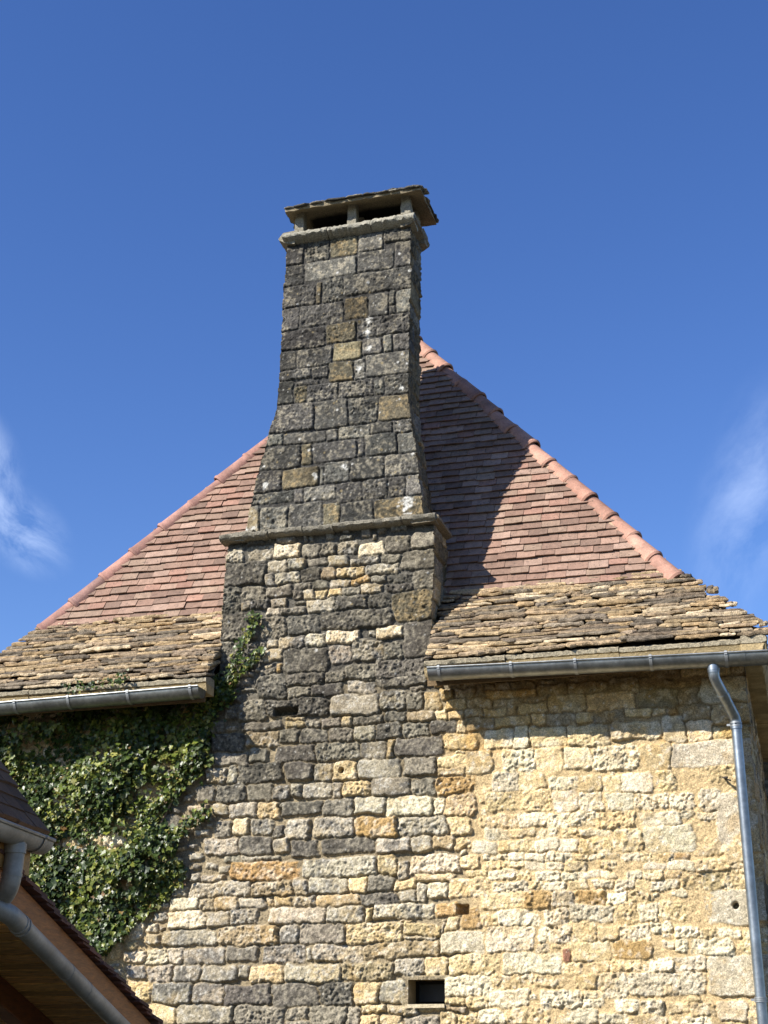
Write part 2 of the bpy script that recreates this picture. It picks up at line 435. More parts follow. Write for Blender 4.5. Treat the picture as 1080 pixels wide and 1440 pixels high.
# ------------------------------------------------------------------ masonry relief
PAL = dict(k=(.118, .106, .084), g=(.225, .197, .147), s=(.38, .325, .23), b=(.125, .105, .066), t=(.31, .24, .14),
           o=(.40, .26, .11), y=(.52, .395, .21), w=(.61, .52, .35), q=(.50, .43, .30), r=(.32, .16, .10))
PAL = {k: np.array(v) for k, v in PAL.items()}
PAL_STACK = dict(k=(.086, .082, .072), g=(.132, .126, .107), s=(.20, .185, .148), b=(.115, .10, .066), t=(.15, .13, .088), o=(.17, .13, .065), y=(.18, .152, .092), w=(.26, .245, .2))
PAL_STACK = {k: np.array(v) for k, v in PAL_STACK.items()}
STONES_PX = """
@380 310 4.5
105 120 215 275 k;215 125 375 252 g;375 105 550 218 b;552 75 715 183 g;717 45 895 125 k;105 277 215 412 k;217 245 545 378 g;547 190 782 318 g;787 128 890 290 k;95 400 285 548 k;287 385 322 522 b;326 350 460 512 k;465 300 880 465 k;85 552 178 690 k;188 512 465 668 k;470 482 620 628 b;625 452 745 602 g;750 440 790 530 g;750 535 790 590 k;793 425 880 577 g;70 682 343 822 k;348 637 543 780 b;548 587 875 737 k;62 825 158 940 k;162 792 390 932 k;395 757 575 882 y;580 737 710 852 k;713 725 768 832 g;775 702 870 818 g;55 935 262 1007 k;265 918 365 1012 k;370 890 525 1017 t;530 870 600 1000 s;605 828 868 988 k
@340 530 3.857
190 20 278 145 k;282 45 350 135 b;292 5 420 40 k;355 32 520 127 k;523 15 710 108 k;714 12 770 92 g;773 -25 900 97 k;155 147 394 297 k;390 118 575 282 k;577 102 735 255 k;740 92 908 232 b;140 307 220 365 g;228 300 455 360 k;457 282 517 343 g;520 260 695 337 g;698 237 820 300 k;822 227 925 297 g;115 372 320 502 k;322 362 380 475 b;384 350 620 462 k;625 325 662 432 k;665 307 840 422 k;843 298 945 407 g;75 507 213 620 k;95 450 150 505 g;218 490 415 607 y;418 480 442 582 g;446 450 582 577 k;588 430 768 552 k;771 417 960 537 g;50 624 278 690 k;282 607 330 682 k;332 582 510 667 g;515 562 648 672 k;651 547 790 662 k;793 537 885 647 k;888 522 978 642 g;10 692 95 867 s;97 702 248 857 g;252 672 436 842 k;438 682 532 827 b;535 672 715 812 k;718 642 992 792 b
@300 740 3.176
65 97 130 157 s;146 87 262 150 s;270 77 392 142 w;395 77 475 137 g;480 70 540 125 g;545 65 640 122 s;640 70 765 130 w;770 40 873 115 g;875 22 990 95 g;52 157 233 267 k;237 150 328 197 s;328 147 408 194 s;412 137 510 174 g;512 127 610 172 s;610 134 733 174 s;745 120 835 160 g;837 97 988 190 g;235 205 272 262 s;277 200 385 257 s;393 180 475 247 k;477 182 545 238 t;547 177 680 224 y;684 162 835 217 s;780 210 885 250 k;893 192 985 280 g;128 265 225 332 g;230 260 355 317 g;358 250 440 280 g;445 237 510 277 g;512 227 612 264 s;615 224 700 260 o;702 222 778 252 g;774 252 885 294 k;345 280 400 322 g;402 282 450 324 s;455 277 505 315 y;506 274 570 312 y;575 264 655 304 g;658 254 755 298 t;45 272 120 382 k;125 332 165 375 s;167 322 250 372 k;250 322 325 360 s;413 317 540 382 s;545 305 685 370 k;688 294 795 360 k;797 282 983 420 b;235 367 300 397 s;302 352 405 392 g;30 382 200 505 k;202 402 322 495 g;325 390 475 482 k;478 362 790 462 k;795 392 845 435 k;295 492 405 542 s;240 502 285 547 s;408 477 498 535 s;500 460 655 522 w;690 462 715 490 s;718 442 845 497 w;850 424 982 582 k;20 510 120 630 k;215 547 310 602 s;312 537 512 652 k;515 527 620 612 s;622 507 750 602 s;760 517 840 594 g;205 632 280 657 g;280 617 310 662 o;330 652 490 707 k;495 642 578 692 g;580 617 715 682 g;722 587 960 717 k;190 662 325 765 k;320 714 425 765 g;428 702 575 757 k;595 692 715 740 s;735 727 830 767 y;870 707 935 737 g;940 730 1010 767 y;1010 722 1065 764 y;985 702 1025 722 y
@400 960 4
-105 92 250 190 k;255 62 538 187 s;540 42 680 152 s;682 42 780 152 g;780 52 870 150 t;10 177 105 210 y;110 205 195 252 g;0 212 105 257 y;195 192 313 252 g;316 187 380 247 y;382 172 555 227 g;557 157 685 222 k;688 147 840 212 t;845 152 918 207 y;920 152 1015 207 y;870 32 945 82 y;900 87 1015 150 y;-35 264 78 337 g;82 254 240 342 k;246 250 388 327 g;392 234 502 324 s;508 227 660 314 k;662 220 812 300 g;815 207 970 292 k;972 202 1035 277 y;-60 347 163 442 k;168 337 430 432 g;432 322 575 427 s;580 317 617 417 y;626 302 900 412 k;907 282 1080 380 y;905 357 958 392 y;962 377 1015 407 w;0 452 158 542 k;160 447 260 547 s;264 442 410 545 y;415 427 650 527 s;670 414 853 522 g;858 402 1015 462 y;1020 392 1110 512 y;852 472 1015 530 y;0 562 95 642 s;108 562 255 647 s;262 562 323 647 s;328 552 482 642 y;486 537 695 640 s;708 542 850 622 g;857 522 1090 627 o;-25 667 208 745 k;215 657 388 752 g;395 647 563 740 s;566 642 825 745 w;832 637 898 740 w;902 632 1070 747 y;0 767 140 880 s;160 757 390 870 s;400 757 635 865 o;640 757 918 860 s;922 757 1050 862 y;35 882 188 975 k;205 867 500 960 k;505 867 713 952 s;716 867 820 947 s;822 857 950 937 y;952 852 1050 932 y
@140 960 4
780 102 923 217 g;700 122 775 202 g;600 217 690 287 g;615 287 815 392 k;800 217 1020 265 g;822 272 1000 362 t;530 402 620 472 g;625 390 838 467 g;848 367 938 440 g;585 477 715 562 s;722 467 772 557 s;778 452 1018 562 k;540 582 645 672 g;652 562 820 672 k;825 562 970 662 g;980 577 1080 657 s;630 682 715 752 s;716 674 880 757 s;884 672 1012 757 y;650 777 740 872 g;740 767 830 862 w;845 767 965 852 s;970 792 1040 882 k;575 882 778 980 s;780 862 970 980 k;972 862 1060 962 s
@640 940 4
0 107 113 167 t;120 97 158 160 t;162 90 213 127 t;218 77 300 114 t;305 70 458 112 t;458 77 625 147 t;630 72 855 140 t;858 47 1040 122 t;168 114 448 167 o;60 167 203 220 t;207 167 385 212 t;412 157 525 190 t;528 142 735 247 y;738 132 1010 230 y;50 224 145 274 t;150 214 282 270 y;282 207 335 260 y;352 192 520 252 y;60 277 218 347 t;222 264 425 327 y;432 257 508 317 y;512 250 680 327 t;682 240 775 302 y;780 230 945 322 t;950 224 1080 277 y;160 332 318 452 w;320 327 413 442 w;422 332 622 437 w;632 302 860 437 w;866 287 1195 395 w;0 367 153 452 y;0 457 50 487 w;58 472 210 592 y;255 452 450 577 w;456 450 605 572 y;610 442 773 562 w;776 432 1030 567 w;0 489 55 547 y;0 557 55 605 y;0 602 210 702 y;215 587 355 692 w;362 587 500 682 y;520 602 690 682 w;692 597 830 697 y;832 602 940 692 y;945 582 1110 692 w;0 707 133 827 y;175 697 375 802 y;387 687 545 802 y;550 687 693 802 w;698 702 835 802 w;850 697 1008 802 w;0 832 60 927 y;140 827 350 912 y;356 817 510 892 w;516 814 648 897 w;652 814 795 887 w;797 812 1010 892 y;165 907 300 957 w;302 882 455 942 y;460 907 570 957 w;572 907 690 957 y;692 902 883 947 w;890 897 1070 947 w
@860 960 4.909
177 42 466 165 t;470 22 595 152 t;605 -40 930 130 q;90 177 278 237 y;285 172 375 222 y;380 162 460 212 o;502 152 690 282 t;697 142 945 282 y;315 207 505 412 q;510 232 700 397 w;715 302 960 387 y;190 417 415 602 y;420 402 975 572 q;442 582 860 692 y;317 612 438 742 y;800 692 990 882 y;167 757 405 872 w;416 757 570 872 w;600 737 750 882 w;165 892 485 982 w;490 887 580 947 w;585 892 730 947 w;735 882 830 942 w;227 992 570 1172 w;580 962 1000 1187 y;475 972 570 1027 y;0 1007 215 1180 y
@400 1200 4
97 22 520 132 s;522 2 635 112 y;622 42 705 137 s;707 2 985 112 w;990 2 1100 97 y;47 147 135 232 s;140 132 355 232 s;360 132 465 222 y;470 122 615 217 g;617 147 735 207 y;742 122 950 162 y;800 167 918 252 w;922 127 1150 252 y;742 167 800 270 s;42 242 165 297 s;177 227 410 292 y;415 217 640 287 k;642 207 745 272 s;0 242 35 292 s;-98 302 220 392 w;232 297 445 392 s;450 302 488 377 y;492 287 840 377 s;850 282 985 352 o;995 312 1090 432 o;650 362 715 392 y;715 352 780 370 o;905 362 970 437 y;-30 402 78 507 s;82 397 335 512 g;340 382 670 507 y;682 367 880 472 y;882 372 900 432 s;665 457 860 487 s;-128 517 113 627 s;118 527 145 602 s;155 512 435 617 s;447 490 878 592 t;882 442 1130 562 w;-5 622 305 732 s;313 602 605 722 t;607 587 780 692 s;782 577 920 692 y;930 572 1200 687 y;-73 732 188 862 k;195 727 385 857 k;395 722 535 852 y;537 702 675 852 s;902 692 1180 812 w;0 867 140 932 g;145 852 345 972 g;349 867 425 972 g;430 852 575 902 y;582 852 750 902 s;757 862 905 892 y;907 817 1015 862 y;917 852 1015 890 t;1018 812 1090 890 y;0 932 130 1000 g;427 907 540 982 y;547 917 660 992 y;667 917 860 992 g;864 897 960 987 y;964 902 1080 987 y
@140 1200 4
737 42 1120 152 o;665 62 725 107 s;585 47 660 82 s;500 0 580 42 s;587 0 690 37 s;692 0 775 40 g;780 2 1000 45 g;570 112 700 152 s;500 112 565 152 s;500 162 843 242 s;852 162 1075 242 t;400 182 498 242 s;390 252 548 322 w;554 252 640 322 s;645 252 770 317 t;777 247 920 307 s;927 247 970 302 y;977 247 1075 297 y;375 332 590 432 w;594 327 725 417 s;732 312 886 402 s;350 432 655 517 s;662 400 1000 512 t;375 522 460 622 s;467 532 695 622 s;702 522 880 607 g;260 537 370 622 w;140 552 250 612 w;155 627 260 702 s;265 632 400 712 s;402 632 555 717 s;557 627 768 717 s;772 627 838 697 s;844 622 1030 732 y;120 722 280 837 y;287 727 515 847 s;522 727 688 842 s;694 732 960 852 k;235 852 425 952 y;432 852 745 962 s;752 857 1040 967 g
@640 1180 4
90 12 240 72 w;242 2 450 72 y;456 2 580 72 w;586 2 690 67 w;692 2 900 77 y;902 12 1060 77 y;150 77 300 117 w;302 77 390 122 w;394 70 510 117 w;516 77 570 117 w;572 74 660 122 w;662 82 745 117 y;752 82 850 117 w;852 77 930 112 y;936 77 1030 127 w;130 112 262 167 y;266 120 385 172 y;387 127 518 172 w;522 127 615 167 w;617 124 740 167 y;802 117 920 167 y;60 152 180 212 y;182 174 330 222 w;336 182 420 232 y;462 172 600 227 w;602 182 685 227 w;692 182 810 224 w;812 187 905 227 w;960 182 1045 227 w;0 212 188 342 y;212 237 420 292 w;426 227 480 277 y;486 232 620 277 w;642 224 750 277 y;772 237 890 282 w;906 227 1010 292 w;1016 237 1100 292 y;150 297 385 397 y;391 282 538 382 o;541 287 663 387 s;666 287 835 367 o;842 300 975 352 w;982 297 1110 347 y;36 387 140 502 o;142 412 230 492 y;236 387 490 492 w;496 387 635 477 w;641 372 890 462 w;896 362 1030 477 y;156 502 450 642 w;466 482 540 582 w;546 482 660 582 w;662 477 800 572 y;812 492 915 572 y;921 480 1100 567 w;452 582 530 632 w;536 582 640 612 y;595 617 645 687 r;646 582 870 682 y;886 572 1100 672 o;265 632 590 747 w;592 692 720 762 y;762 682 870 742 y;872 677 1050 747 y;182 762 375 842 y;381 762 435 812 w;442 757 688 832 y;692 762 790 832 y;801 757 970 897 w;187 852 415 942 w;482 852 705 942 w;712 852 800 890 w;707 902 840 952 w;896 902 1030 977 w;56 892 185 967 y;116 952 270 1037 w;281 942 530 1042 y;551 957 800 1042 w;812 987 960 1047 w
@860 1180 4.909
182 102 300 170 y;312 97 420 147 y;432 97 540 137 o;217 152 390 212 w;397 147 580 212 w;594 137 888 212 y;890 102 935 330 y;207 217 370 282 y;372 222 490 277 y;492 227 630 342 y;637 222 760 347 y;772 217 905 347 y;287 282 475 352 w;412 347 540 392 w;532 352 945 617 q;197 447 325 567 w;332 427 520 562 y;67 592 260 682 w;272 577 410 637 w;432 572 590 672 w;732 622 880 672 w;587 622 728 690 y;897 622 970 792 y;357 692 440 752 w;442 677 525 772 w;547 682 850 792 w;217 822 440 912 w;442 817 650 912 w;672 802 985 1082 q;112 927 650 1082 w;17 1117 190 1200 w;197 1112 360 1212 w;382 1132 540 1202 y;542 1132 720 1222 y;727 1117 930 1252 w;942 1112 1000 1272 y;2 1212 100 1292 w;112 1222 390 1292 y;482 1242 700 1302 w
"""


def traced_stones():
    out = []
    for line in STONES_PX.strip().split('\n'):
        if line.startswith('@'):
            ox, oy, sc = map(float, line[1:].split())
            continue
        for it in line.split(';'):
            x0, y0, x1, y1, c = it.split()
            x0, x1 = ox + float(x0) / sc, ox + float(x1) / sc
            y0, y1 = oy + float(y0) / sc, oy + float(y1) / sc
            cx, cy = (x0 + x1) / 2, (y0 + y1) / 2
            a, b = at(x0, cy), at(x1, cy)
            t, d = at(cx, y0), at(cx, y1)
            out.append([a.x, d.z, b.x, t.z, c])
    return out


STK_R = [at(*q) for q in ((578, 318), (575, 540), (574.6, 553), (577, 586), (585, 631), (589, 660), (597, 733))]
STK_L = [at(*q) for q in ((403, 345), (391, 545), (388, 574), (379, 606), (371, 634), (362, 667), (353, 706), (343, 756))]
def stk_r(z): return np.interp(z, [p.z for p in STK_R][::-1], [p.x for p in STK_R][::-1])
def stk_l(z): return np.interp(z, [p.z for p in STK_L][::-1], [p.x for p in STK_L][::-1])
BR_R = lambda z: np.interp(z, [4.6, 4.9, 6.2], [-3.0, -3.005, -2.952])
BR_L = lambda z: np.interp(z, [4.6, 5.2, 6.2], [-5.065, -5.055, -5.02])
Z_LEDGE = at(460, 752).z          # joint between breast and stack, under the ledge
WALL_R, WALL_L, WALL_TOP = -0.295, -7.36, 4.79
WIN = (at(573, 1395).x, at(600, 1412).z, at(625, 1395).x, at(600, 1377).z)
HOLES = [(at(402, 1000), 0.115, 0.035), (at(480, 1083), 0.022, 0.022), (at(1034.5, 1273), 0.024, 0.024), (at(650, 1278), 0.05, 0.04)]
LICHEN = [((519, 453), .055), ((517, 467), .045), ((571, 708), .075), ((572, 725), .06), ((484, 656), .03), ((564, 546), .025),
          ((372, 683), .035), ((353, 748), .07), ((520, 490), .03), ((505, 518), .03), ((345, 752), .06), ((445, 670), .03), ((321, 873), .02)]


class Relief:
    def __init__(s, x0, x1, z0, z1, res, seed=1):
        s.x0, s.z0, s.res, s.seed = x0, z0, res, seed
        s.nx, s.nz = int((x1 - x0) / res) + 2, int((z1 - z0) / res) + 2
        s.x1, s.z1 = x1, z1
        s.occ = np.zeros((s.nz, s.nx), dtype=bool)
        s.st = []
        s.rng = random.Random(seed)
    def sl(s, x0, z0, x1, z1, pad=0.0):
        i0 = max(int((x0 - pad - s.x0) / s.res), 0); i1 = min(int((x1 + pad - s.x0) / s.res) + 1, s.nx)
        j0 = max(int((z0 - pad - s.z0) / s.res), 0); j1 = min(int((z1 + pad - s.z0) / s.res) + 1, s.nz)
        return slice(j0, max(j1, j0)), slice(i0, max(i1, i0))
    def add(s, x0, z0, x1, z1, c, cut=False):
        if x1 < s.x0 or x0 > s.x1 or z1 < s.z0 or z0 > s.z1 or x1 - x0 < .015 or z1 - z0 < .012:
            return
        s.st.append((x0, z0, x1, z1, c))
        s.occ[s.sl(x0, z0, x1, z1)] = True
    def free(s, x0, z0, x1, z1, lim=0.0):
        w = s.occ[s.sl(x0, z0, x1, z1)]
        return w.size > 0 and w.mean() <= lim
    def courses(s, x0, z0, x1, z1, hr, wr, pick, lim=0.10, gap=0.012):
        z = z0
        while z < z1 - .03:
            h = min(s.rng.uniform(*hr), z1 - z)
            x = x0 - s.rng.uniform(0, wr[1])
            while x < x1:
                w = s.rng.uniform(*wr) * (1 if s.rng.random() > .2 else .55)
                a, b = max(x, x0 - .05) + gap / 2, min(x + w, x1 + .05) - gap / 2
                if b - a > .03:
                    jz = s.rng.uniform(-.008, .008)
                    if s.free(a, z, b, z + h, lim):
                        s.add(a, z + gap / 2 + jz, b, z + h - gap / 2 + jz, pick((a + b) / 2, z + h / 2))
                x += w
            z += h
    def darts(s, n, wr, hr, pick, pad=.006, box=None):
        bx = box or (s.x0, s.z0, s.x1, s.z1)
        for _ in range(n):
            w, h = s.rng.uniform(*wr), s.rng.uniform(*hr)
            x, z = s.rng.uniform(bx[0], bx[2] - w), s.rng.uniform(bx[1], bx[3] - h)
            if s.free(x - pad, z - pad, x + w + pad, z + h + pad):
                s.add(x, z, x + w, z + h, pick(x, z))
    def render(s, joint, round_e, mortar, rough, flat, stain=lambda u, v: 0 * u):
        """joint, round_e, rough: fields (u, v) -> metres; mortar: (u, v) -> rgb"""
        sd = s.seed
        xs = s.x0 + np.arange(s.nx) * s.res
        zs = s.z0 + np.arange(s.nz) * s.res
        U, Z = np.meshgrid(xs, zs)
        U = U.astype(np.float32); Z = Z.astype(np.float32)
        wu = (fbm(U, Z, .13, sd + 1, 3) - .5) * .062 + (fbm(U, Z, .035, sd + 21, 2) - .5) * .022
        wv = (fbm(U, Z, .15, sd + 2, 3) - .5) * .052 + (fbm(U, Z, .035, sd + 22, 2) - .5) * .020
        fl = flat(U, Z)                                  # 0 rubble .. 1 dressed
        fr_ = f_right(U, Z)
        J, E = joint(U, Z), round_e(U, Z)
        wsc = 1 - .72 * fl
        PU, PZ = U + wu * wsc, Z + wv * wsc
        n_big = fbm(U, Z, .09, sd + 3, 3) - .5
        n_mid = fbm(U, Z, .035, sd + 4, 3, .6) - .5
        n_fin = fbm(U, Z, .014, sd + 5, 2, .6) - .5
        ridg = np.abs(fbm(U, Z, .05, sd + 6, 3, .6) - .5) * 2
        R = rough(U, Z)
        rocky = (n_big * .026 + n_mid * .024 + n_fin * .019 - .008 * (1 - np.clip(ridg * 3, 0, 1))) * R
        mort = -J + n_big * .010 + n_mid * .013 + n_fin * .009
        H = mort.copy()
        C = mortar(U, Z) * (.8 + .5 * fbm(U, Z, .05, sd + 7, 3))[..., None]
        best = np.full(U.shape, -1.0, dtype=np.float32)
        c1, c2 = fbm(U, Z, .16, sd + 8, 4, .6), fbm(U, Z, .05, sd + 9, 3, .6)
        c3, c4 = fbm(U, Z, .024, sd + 10, 2), fbm(U, Z, .30, sd + 11, 3)
        rng = np.random.RandomState(sd * 31 + 5)
        for (x0, z0, x1, z1, c) in s.st:
            sl = s.sl(x0, z0, x1, z1, .03)
            pu, pz = PU[sl], PZ[sl]
            if pu.size == 0: continue
            rot = rng.normal(0, .018); skew = rng.normal(0, .03)
            cx, cz, hx, hz = (x0 + x1) / 2, (z0 + z1) / 2, (x1 - x0) / 2, (z1 - z0) / 2
            f = float(fl[sl].mean())
            du, dz = pu - cx, pz - cz
            du, dz = du + dz * skew * (1 - f), dz + du * rot * (1 - f)
            r = min(hx, hz) * (.46 - .30 * f) * rng.uniform(.7, 1.15)
            shr = .0015 * f - .0025 * (1 - f) * min(1.0, min(hx, hz) / .05)
            qx, qz = np.abs(du) - (hx - shr - r), np.abs(dz) - (hz - shr - r)
            d = np.hypot(np.maximum(qx, 0), np.maximum(qz, 0)) + np.minimum(np.maximum(qx, qz), 0) - r
            e = np.minimum(E[sl], min(hx, hz) * .9)
            t = np.clip(-d / e, 0, 1)
            prof = np.sqrt(np.maximum(1 - (1 - t) ** 2, 0))
            dressed = .25 if c == 'q' else rng.choice([.35, .6, .8, 1.0, 1.0, 1.35])
            fr = float(fr_[sl].mean())
            off = rng.normal(0, .007) * (1 - .75 * f) * (1 - .5 * fr)
            tx, tz = rng.normal(0, .05) * (1 - .7 * f), rng.normal(0, .06) * (1 - .7 * f)
            top = off + tx * du + tz * dz + rocky[sl] * dressed
            Jl = J[sl]
            h = -Jl + (Jl + top) * prof
            inside = (d < 0) & (h > H[sl]) & (h > best[sl] - .5)
            # colour
            base = (PAL_STACK.get(c, PAL[c]) if cz > Z_LEDGE else PAL[c]) * np.exp(rng.normal(0, .20 if cz > Z_LEDGE else .12)) * (1 + rng.normal(0, .012, 3)) * (1 + .35 * max(0.0, min(1.0, (3.5 - cz) / .8)) * (c in 'kg'))
            a1, a2, a3, a4 = c1[sl], c2[sl], c3[sl], c4[sl]
            col = base * (.55 + .9 * (a2 * .6 + a3 * .4))[..., None]
            kc = 'b' if (cz > Z_LEDGE and c in 'ytwo') else c
            if kc in 'kgb':
                pale = np.array([.33, .29, .21]) if kc != 'b' else np.array([.30, .22, .11])
                col = mix(col, np.broadcast_to(pale, col.shape), sstep(.50, .66, a1 * .45 + a3 * .55) * (.5 if c == 'k' else .65))
                col = mix(col, col * .5, sstep(.52, .62, a2 * .4 + (1 - a3) * .6) * .6)
                col = mix(col, col * .42, sstep(.52, .68, a4 * .5 + a2 * .5) * .75)
            elif kc == 's':
                col = mix(col, np.broadcast_to(np.array([.085, .084, .08]), col.shape), sstep(.50, .64, a1 * .6 + a2 * .4) * .7)
                col = mix(col, np.broadcast_to(np.array([.42, .31, .15]), col.shape), sstep(.55, .7, a4) * .45)
                col = mix(col, np.broadcast_to(np.array([.5, .47, .4]), col.shape), sstep(.60, .70, a3) * .5)
            else:
                col = mix(col, np.broadcast_to(np.array([.42, .27, .10]), col.shape), sstep(.53, .72, a1) * .4)
                col = mix(col, np.broadcast_to(np.array([.17, .15, .12]), col.shape), sstep(.60, .74, a4 * .6 + a3 * .4) * .45)
                col = mix(col, np.broadcast_to(np.array([.66, .61, .5]), col.shape), sstep(.55, .7, a2) * .35)
            Hs, Cs = H[sl], C[sl]
            Hs[inside] = h[inside]
            edge = sstep(.0, .35, t)
            cc = Cs * (1 - edge[..., None]) + col * edge[..., None]
            Cs[inside] = cc[inside]
        # soot and lichen staining that runs across joints
        stn = sstep(.47, .66, fbm(U, Z, .42, sd + 12, 4, .62)) * stain(U, Z)
        C = mix(C, C * np.array([.50, .485, .465]), stn)
        C = mix(C, C * np.array([1.0, .86, .62]), fr_ * f_top(U, Z) * sstep(.35, .6, fbm(U, Z, .2, sd + 14, 3)) * .8)  # browner top courses, warmed against the blue fill in the eave shadow
        s.H, s.C, s.U, s.Z = H, np.clip(C, .004, .85), U, Z
    def lichen(s, spots):
        n = fbm(s.U, s.Z, .035, s.seed + 40, 4, .7) - .5
        for (x, z, r) in spots:
            sl = s.sl(x - r, z - r, x + r, z + r, .03)
            d = np.hypot(s.U[sl] - x, (s.Z[sl] - z) * .9) / r + n[sl] * 3.0
            m = sstep(1.0, .3, d) * .8
            s.C[sl] = s.C[sl] * (1 - m[..., None]) + np.array([.56, .55, .50]) * m[..., None]
    def sprinkle(s, n, box, rr, col, seed):
        rng = random.Random(seed)
        for _ in range(n):
            x, z, r = rng.uniform(box[0], box[2]), rng.uniform(box[1], box[3]), rng.uniform(*rr)
            sl = s.sl(x - r, z - r, x + r, z + r, .004)
            if s.U[sl].size == 0 or s.H[sl].mean() < -.012: continue
            d = np.hypot(s.U[sl] - x, s.Z[sl] - z) / r
            m = sstep(1.0, .6, d) * .75
            s.C[sl] = s.C[sl] * (1 - m[..., None]) + np.array(col) * m[..., None]
    def hole(s, x, z, rx, rz, depth=.14):
        sl = s.sl(x - rx, z - rz, x + rx, z + rz, .01)
        d = np.maximum(np.abs(s.U[sl] - x) / rx, np.abs(s.Z[sl] - z) / rz) if rx > .04 else np.hypot(s.U[sl] - x, s.Z[sl] - z) / rx
        s.H[sl] = np.where(d < 1, -depth, s.H[sl])
    def sample(s, u, v):
        fu = np.clip((u - s.x0) / s.res, 0, s.nx - 1.001); fv = np.clip((v - s.z0) / s.res, 0, s.nz - 1.001)
        i, j = fu.astype(int), fv.astype(int)
        a, b = (fu - i), (fv - j)
        H = s.H
        h = (H[j, i] * (1 - a) + H[j, i + 1] * a) * (1 - b) + (H[j + 1, i] * (1 - a) + H[j + 1, i + 1] * a) * b
        C = s.C
        a, b = a[..., None], b[..., None]
        c = (C[j, i] * (1 - a) + C[j, i + 1] * a) * (1 - b) + (C[j + 1, i] * (1 - a) + C[j + 1, i + 1] * a) * b
        return h, c


def tidy(st):
    """give neighbouring stones an even joint where the traced outlines touch or overlap"""
    area = lambda a: max(a[2] - a[0], 0) * max(a[3] - a[1], 0)
    keep = []
    for a in sorted(st, key=area, reverse=True):
        if all(area((max(a[0], c[0]), max(a[1], c[1]), min(a[2], c[2]), min(a[3], c[3]))) < .5 * area(a) for c in keep):
            keep.append(a)
    st = keep
    for _ in range(2):
        for i in range(len(st)):
            a = st[i]
            for j in range(i + 1, len(st)):
                c = st[j]
                if c[0] > a[2] + .04 or c[2] < a[0] - .04 or c[1] > a[3] + .04 or c[3] < a[1] - .04:
                    continue
                zo = min(a[3], c[3]) - max(a[1], c[1])
                xo = min(a[2], c[2]) - max(a[0], c[0])
                g = .0055 if (a[1] + a[3]) / 2 > Z_LEDGE else .004
                hz, hx = min(a[3] - a[1], c[3] - c[1]), min(a[2] - a[0], c[2] - c[0])
                if zo > .45 * hz and xo > -.022 and zo > xo:
                    l, r = (a, c) if a[0] + a[2] < c[0] + c[2] else (c, a)
                    m = (l[2] + r[0]) / 2
                    if m - l[0] > .02 and r[2] - m > .02:
                        l[2], r[0] = m - g, m + g
                elif xo > .3 * hx and zo > -.022:
                    l, r = (a, c) if a[1] + a[3] < c[1] + c[3] else (c, a)
                    m = (l[3] + r[1]) / 2
                    if m - l[1] > .02 and r[3] - m > .02:
                        l[3], r[1] = m - g, m + g
    return st


TRACED = tidy(traced_stones())


def f_right(u, v):      # 0 in the dark centre, 1 on the pale pointed right-hand wall
    return sstep(-2.95, -2.45, u + .10 * (v - 3) + (fbm(u, v, .5, 77, 2) - .5) * .35) * sstep(5.0, 4.85, v)
def f_top(u, v):        # the open-jointed courses in the shade band under the eaves
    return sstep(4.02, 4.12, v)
def f_left(u, v):
    return sstep(-5.3, -5.9, u) * sstep(4.75, 4.6, v)
def f_stack(u, v):
    return sstep(Z_LEDGE - .02, Z_LEDGE + .02, v)


def joint_f(u, v):
    r, t, l = f_right(u, v), f_top(u, v), f_left(u, v)
    rub = .040 * (1 - r) + .0155 * r * (1 - t) + .034 * r * t
    rub = rub * (1 - .35 * l)
    return rub * (1 - f_stack(u, v)) + .020 * f_stack(u, v) - .006 * sstep(4.5, 5.0, v) * (1 - f_stack(u, v))
def round_f(u, v):
    r, st = f_right(u, v), f_stack(u, v)
    return (.022 * (1 - r) + .011 * r) * (1 - st) + .009 * st
def mortar_f(u, v):
    r, t, l, st = f_right(u, v), f_top(u, v), f_left(u, v), sstep(4.3, 4.9, v + (fbm(u, v, .4, 78, 2) - .5) * .6)
    A = np.array
    c = np.broadcast_to(A([.23, .185, .115]), u.shape + (3,))
    c = mix(c, A([.46, .34, .18]) + 0 * c, np.maximum(r * (1 - .55 * t), l * .8))
    c = mix(c, A([.10, .092, .075]) + 0 * c, st * (1 - r))
    c = mix(c, A([.055, .052, .046]) + 0 * c, f_stack(u, v))
    return c
def rough_f(u, v):
    st = f_stack(u, v)
    return (1.0 + .1 * f_right(u, v)) * (1 - st) * (1 - .45 * f_top(u, v) * f_right(u, v)) + .75 * st
def flat_f(u, v):
    return .12 + .68 * f_stack(u, v)


def stain_f(u, v):
    return (1 - f_right(u, v)) * (1 - f_left(u, v)) * (.12 + .46 * sstep(2.6, 4.3, v))


def pick_main(rng):
    def p(x, z):
        if z > Z_LEDGE: return rng.choice('kkkgb')
        if z > 4.75: return rng.choice('ksgsg')
        rr = (x + .1 * (z - 3) + 2.7)
        if rr > rng.uniform(-.3, .3):
            return rng.choice('ttyty') if z > 4.1 else rng.choice('ywywyw')
        if x < -5.6: return rng.choice('ywysw')
        return rng.choice('sgskgsy')
    return p


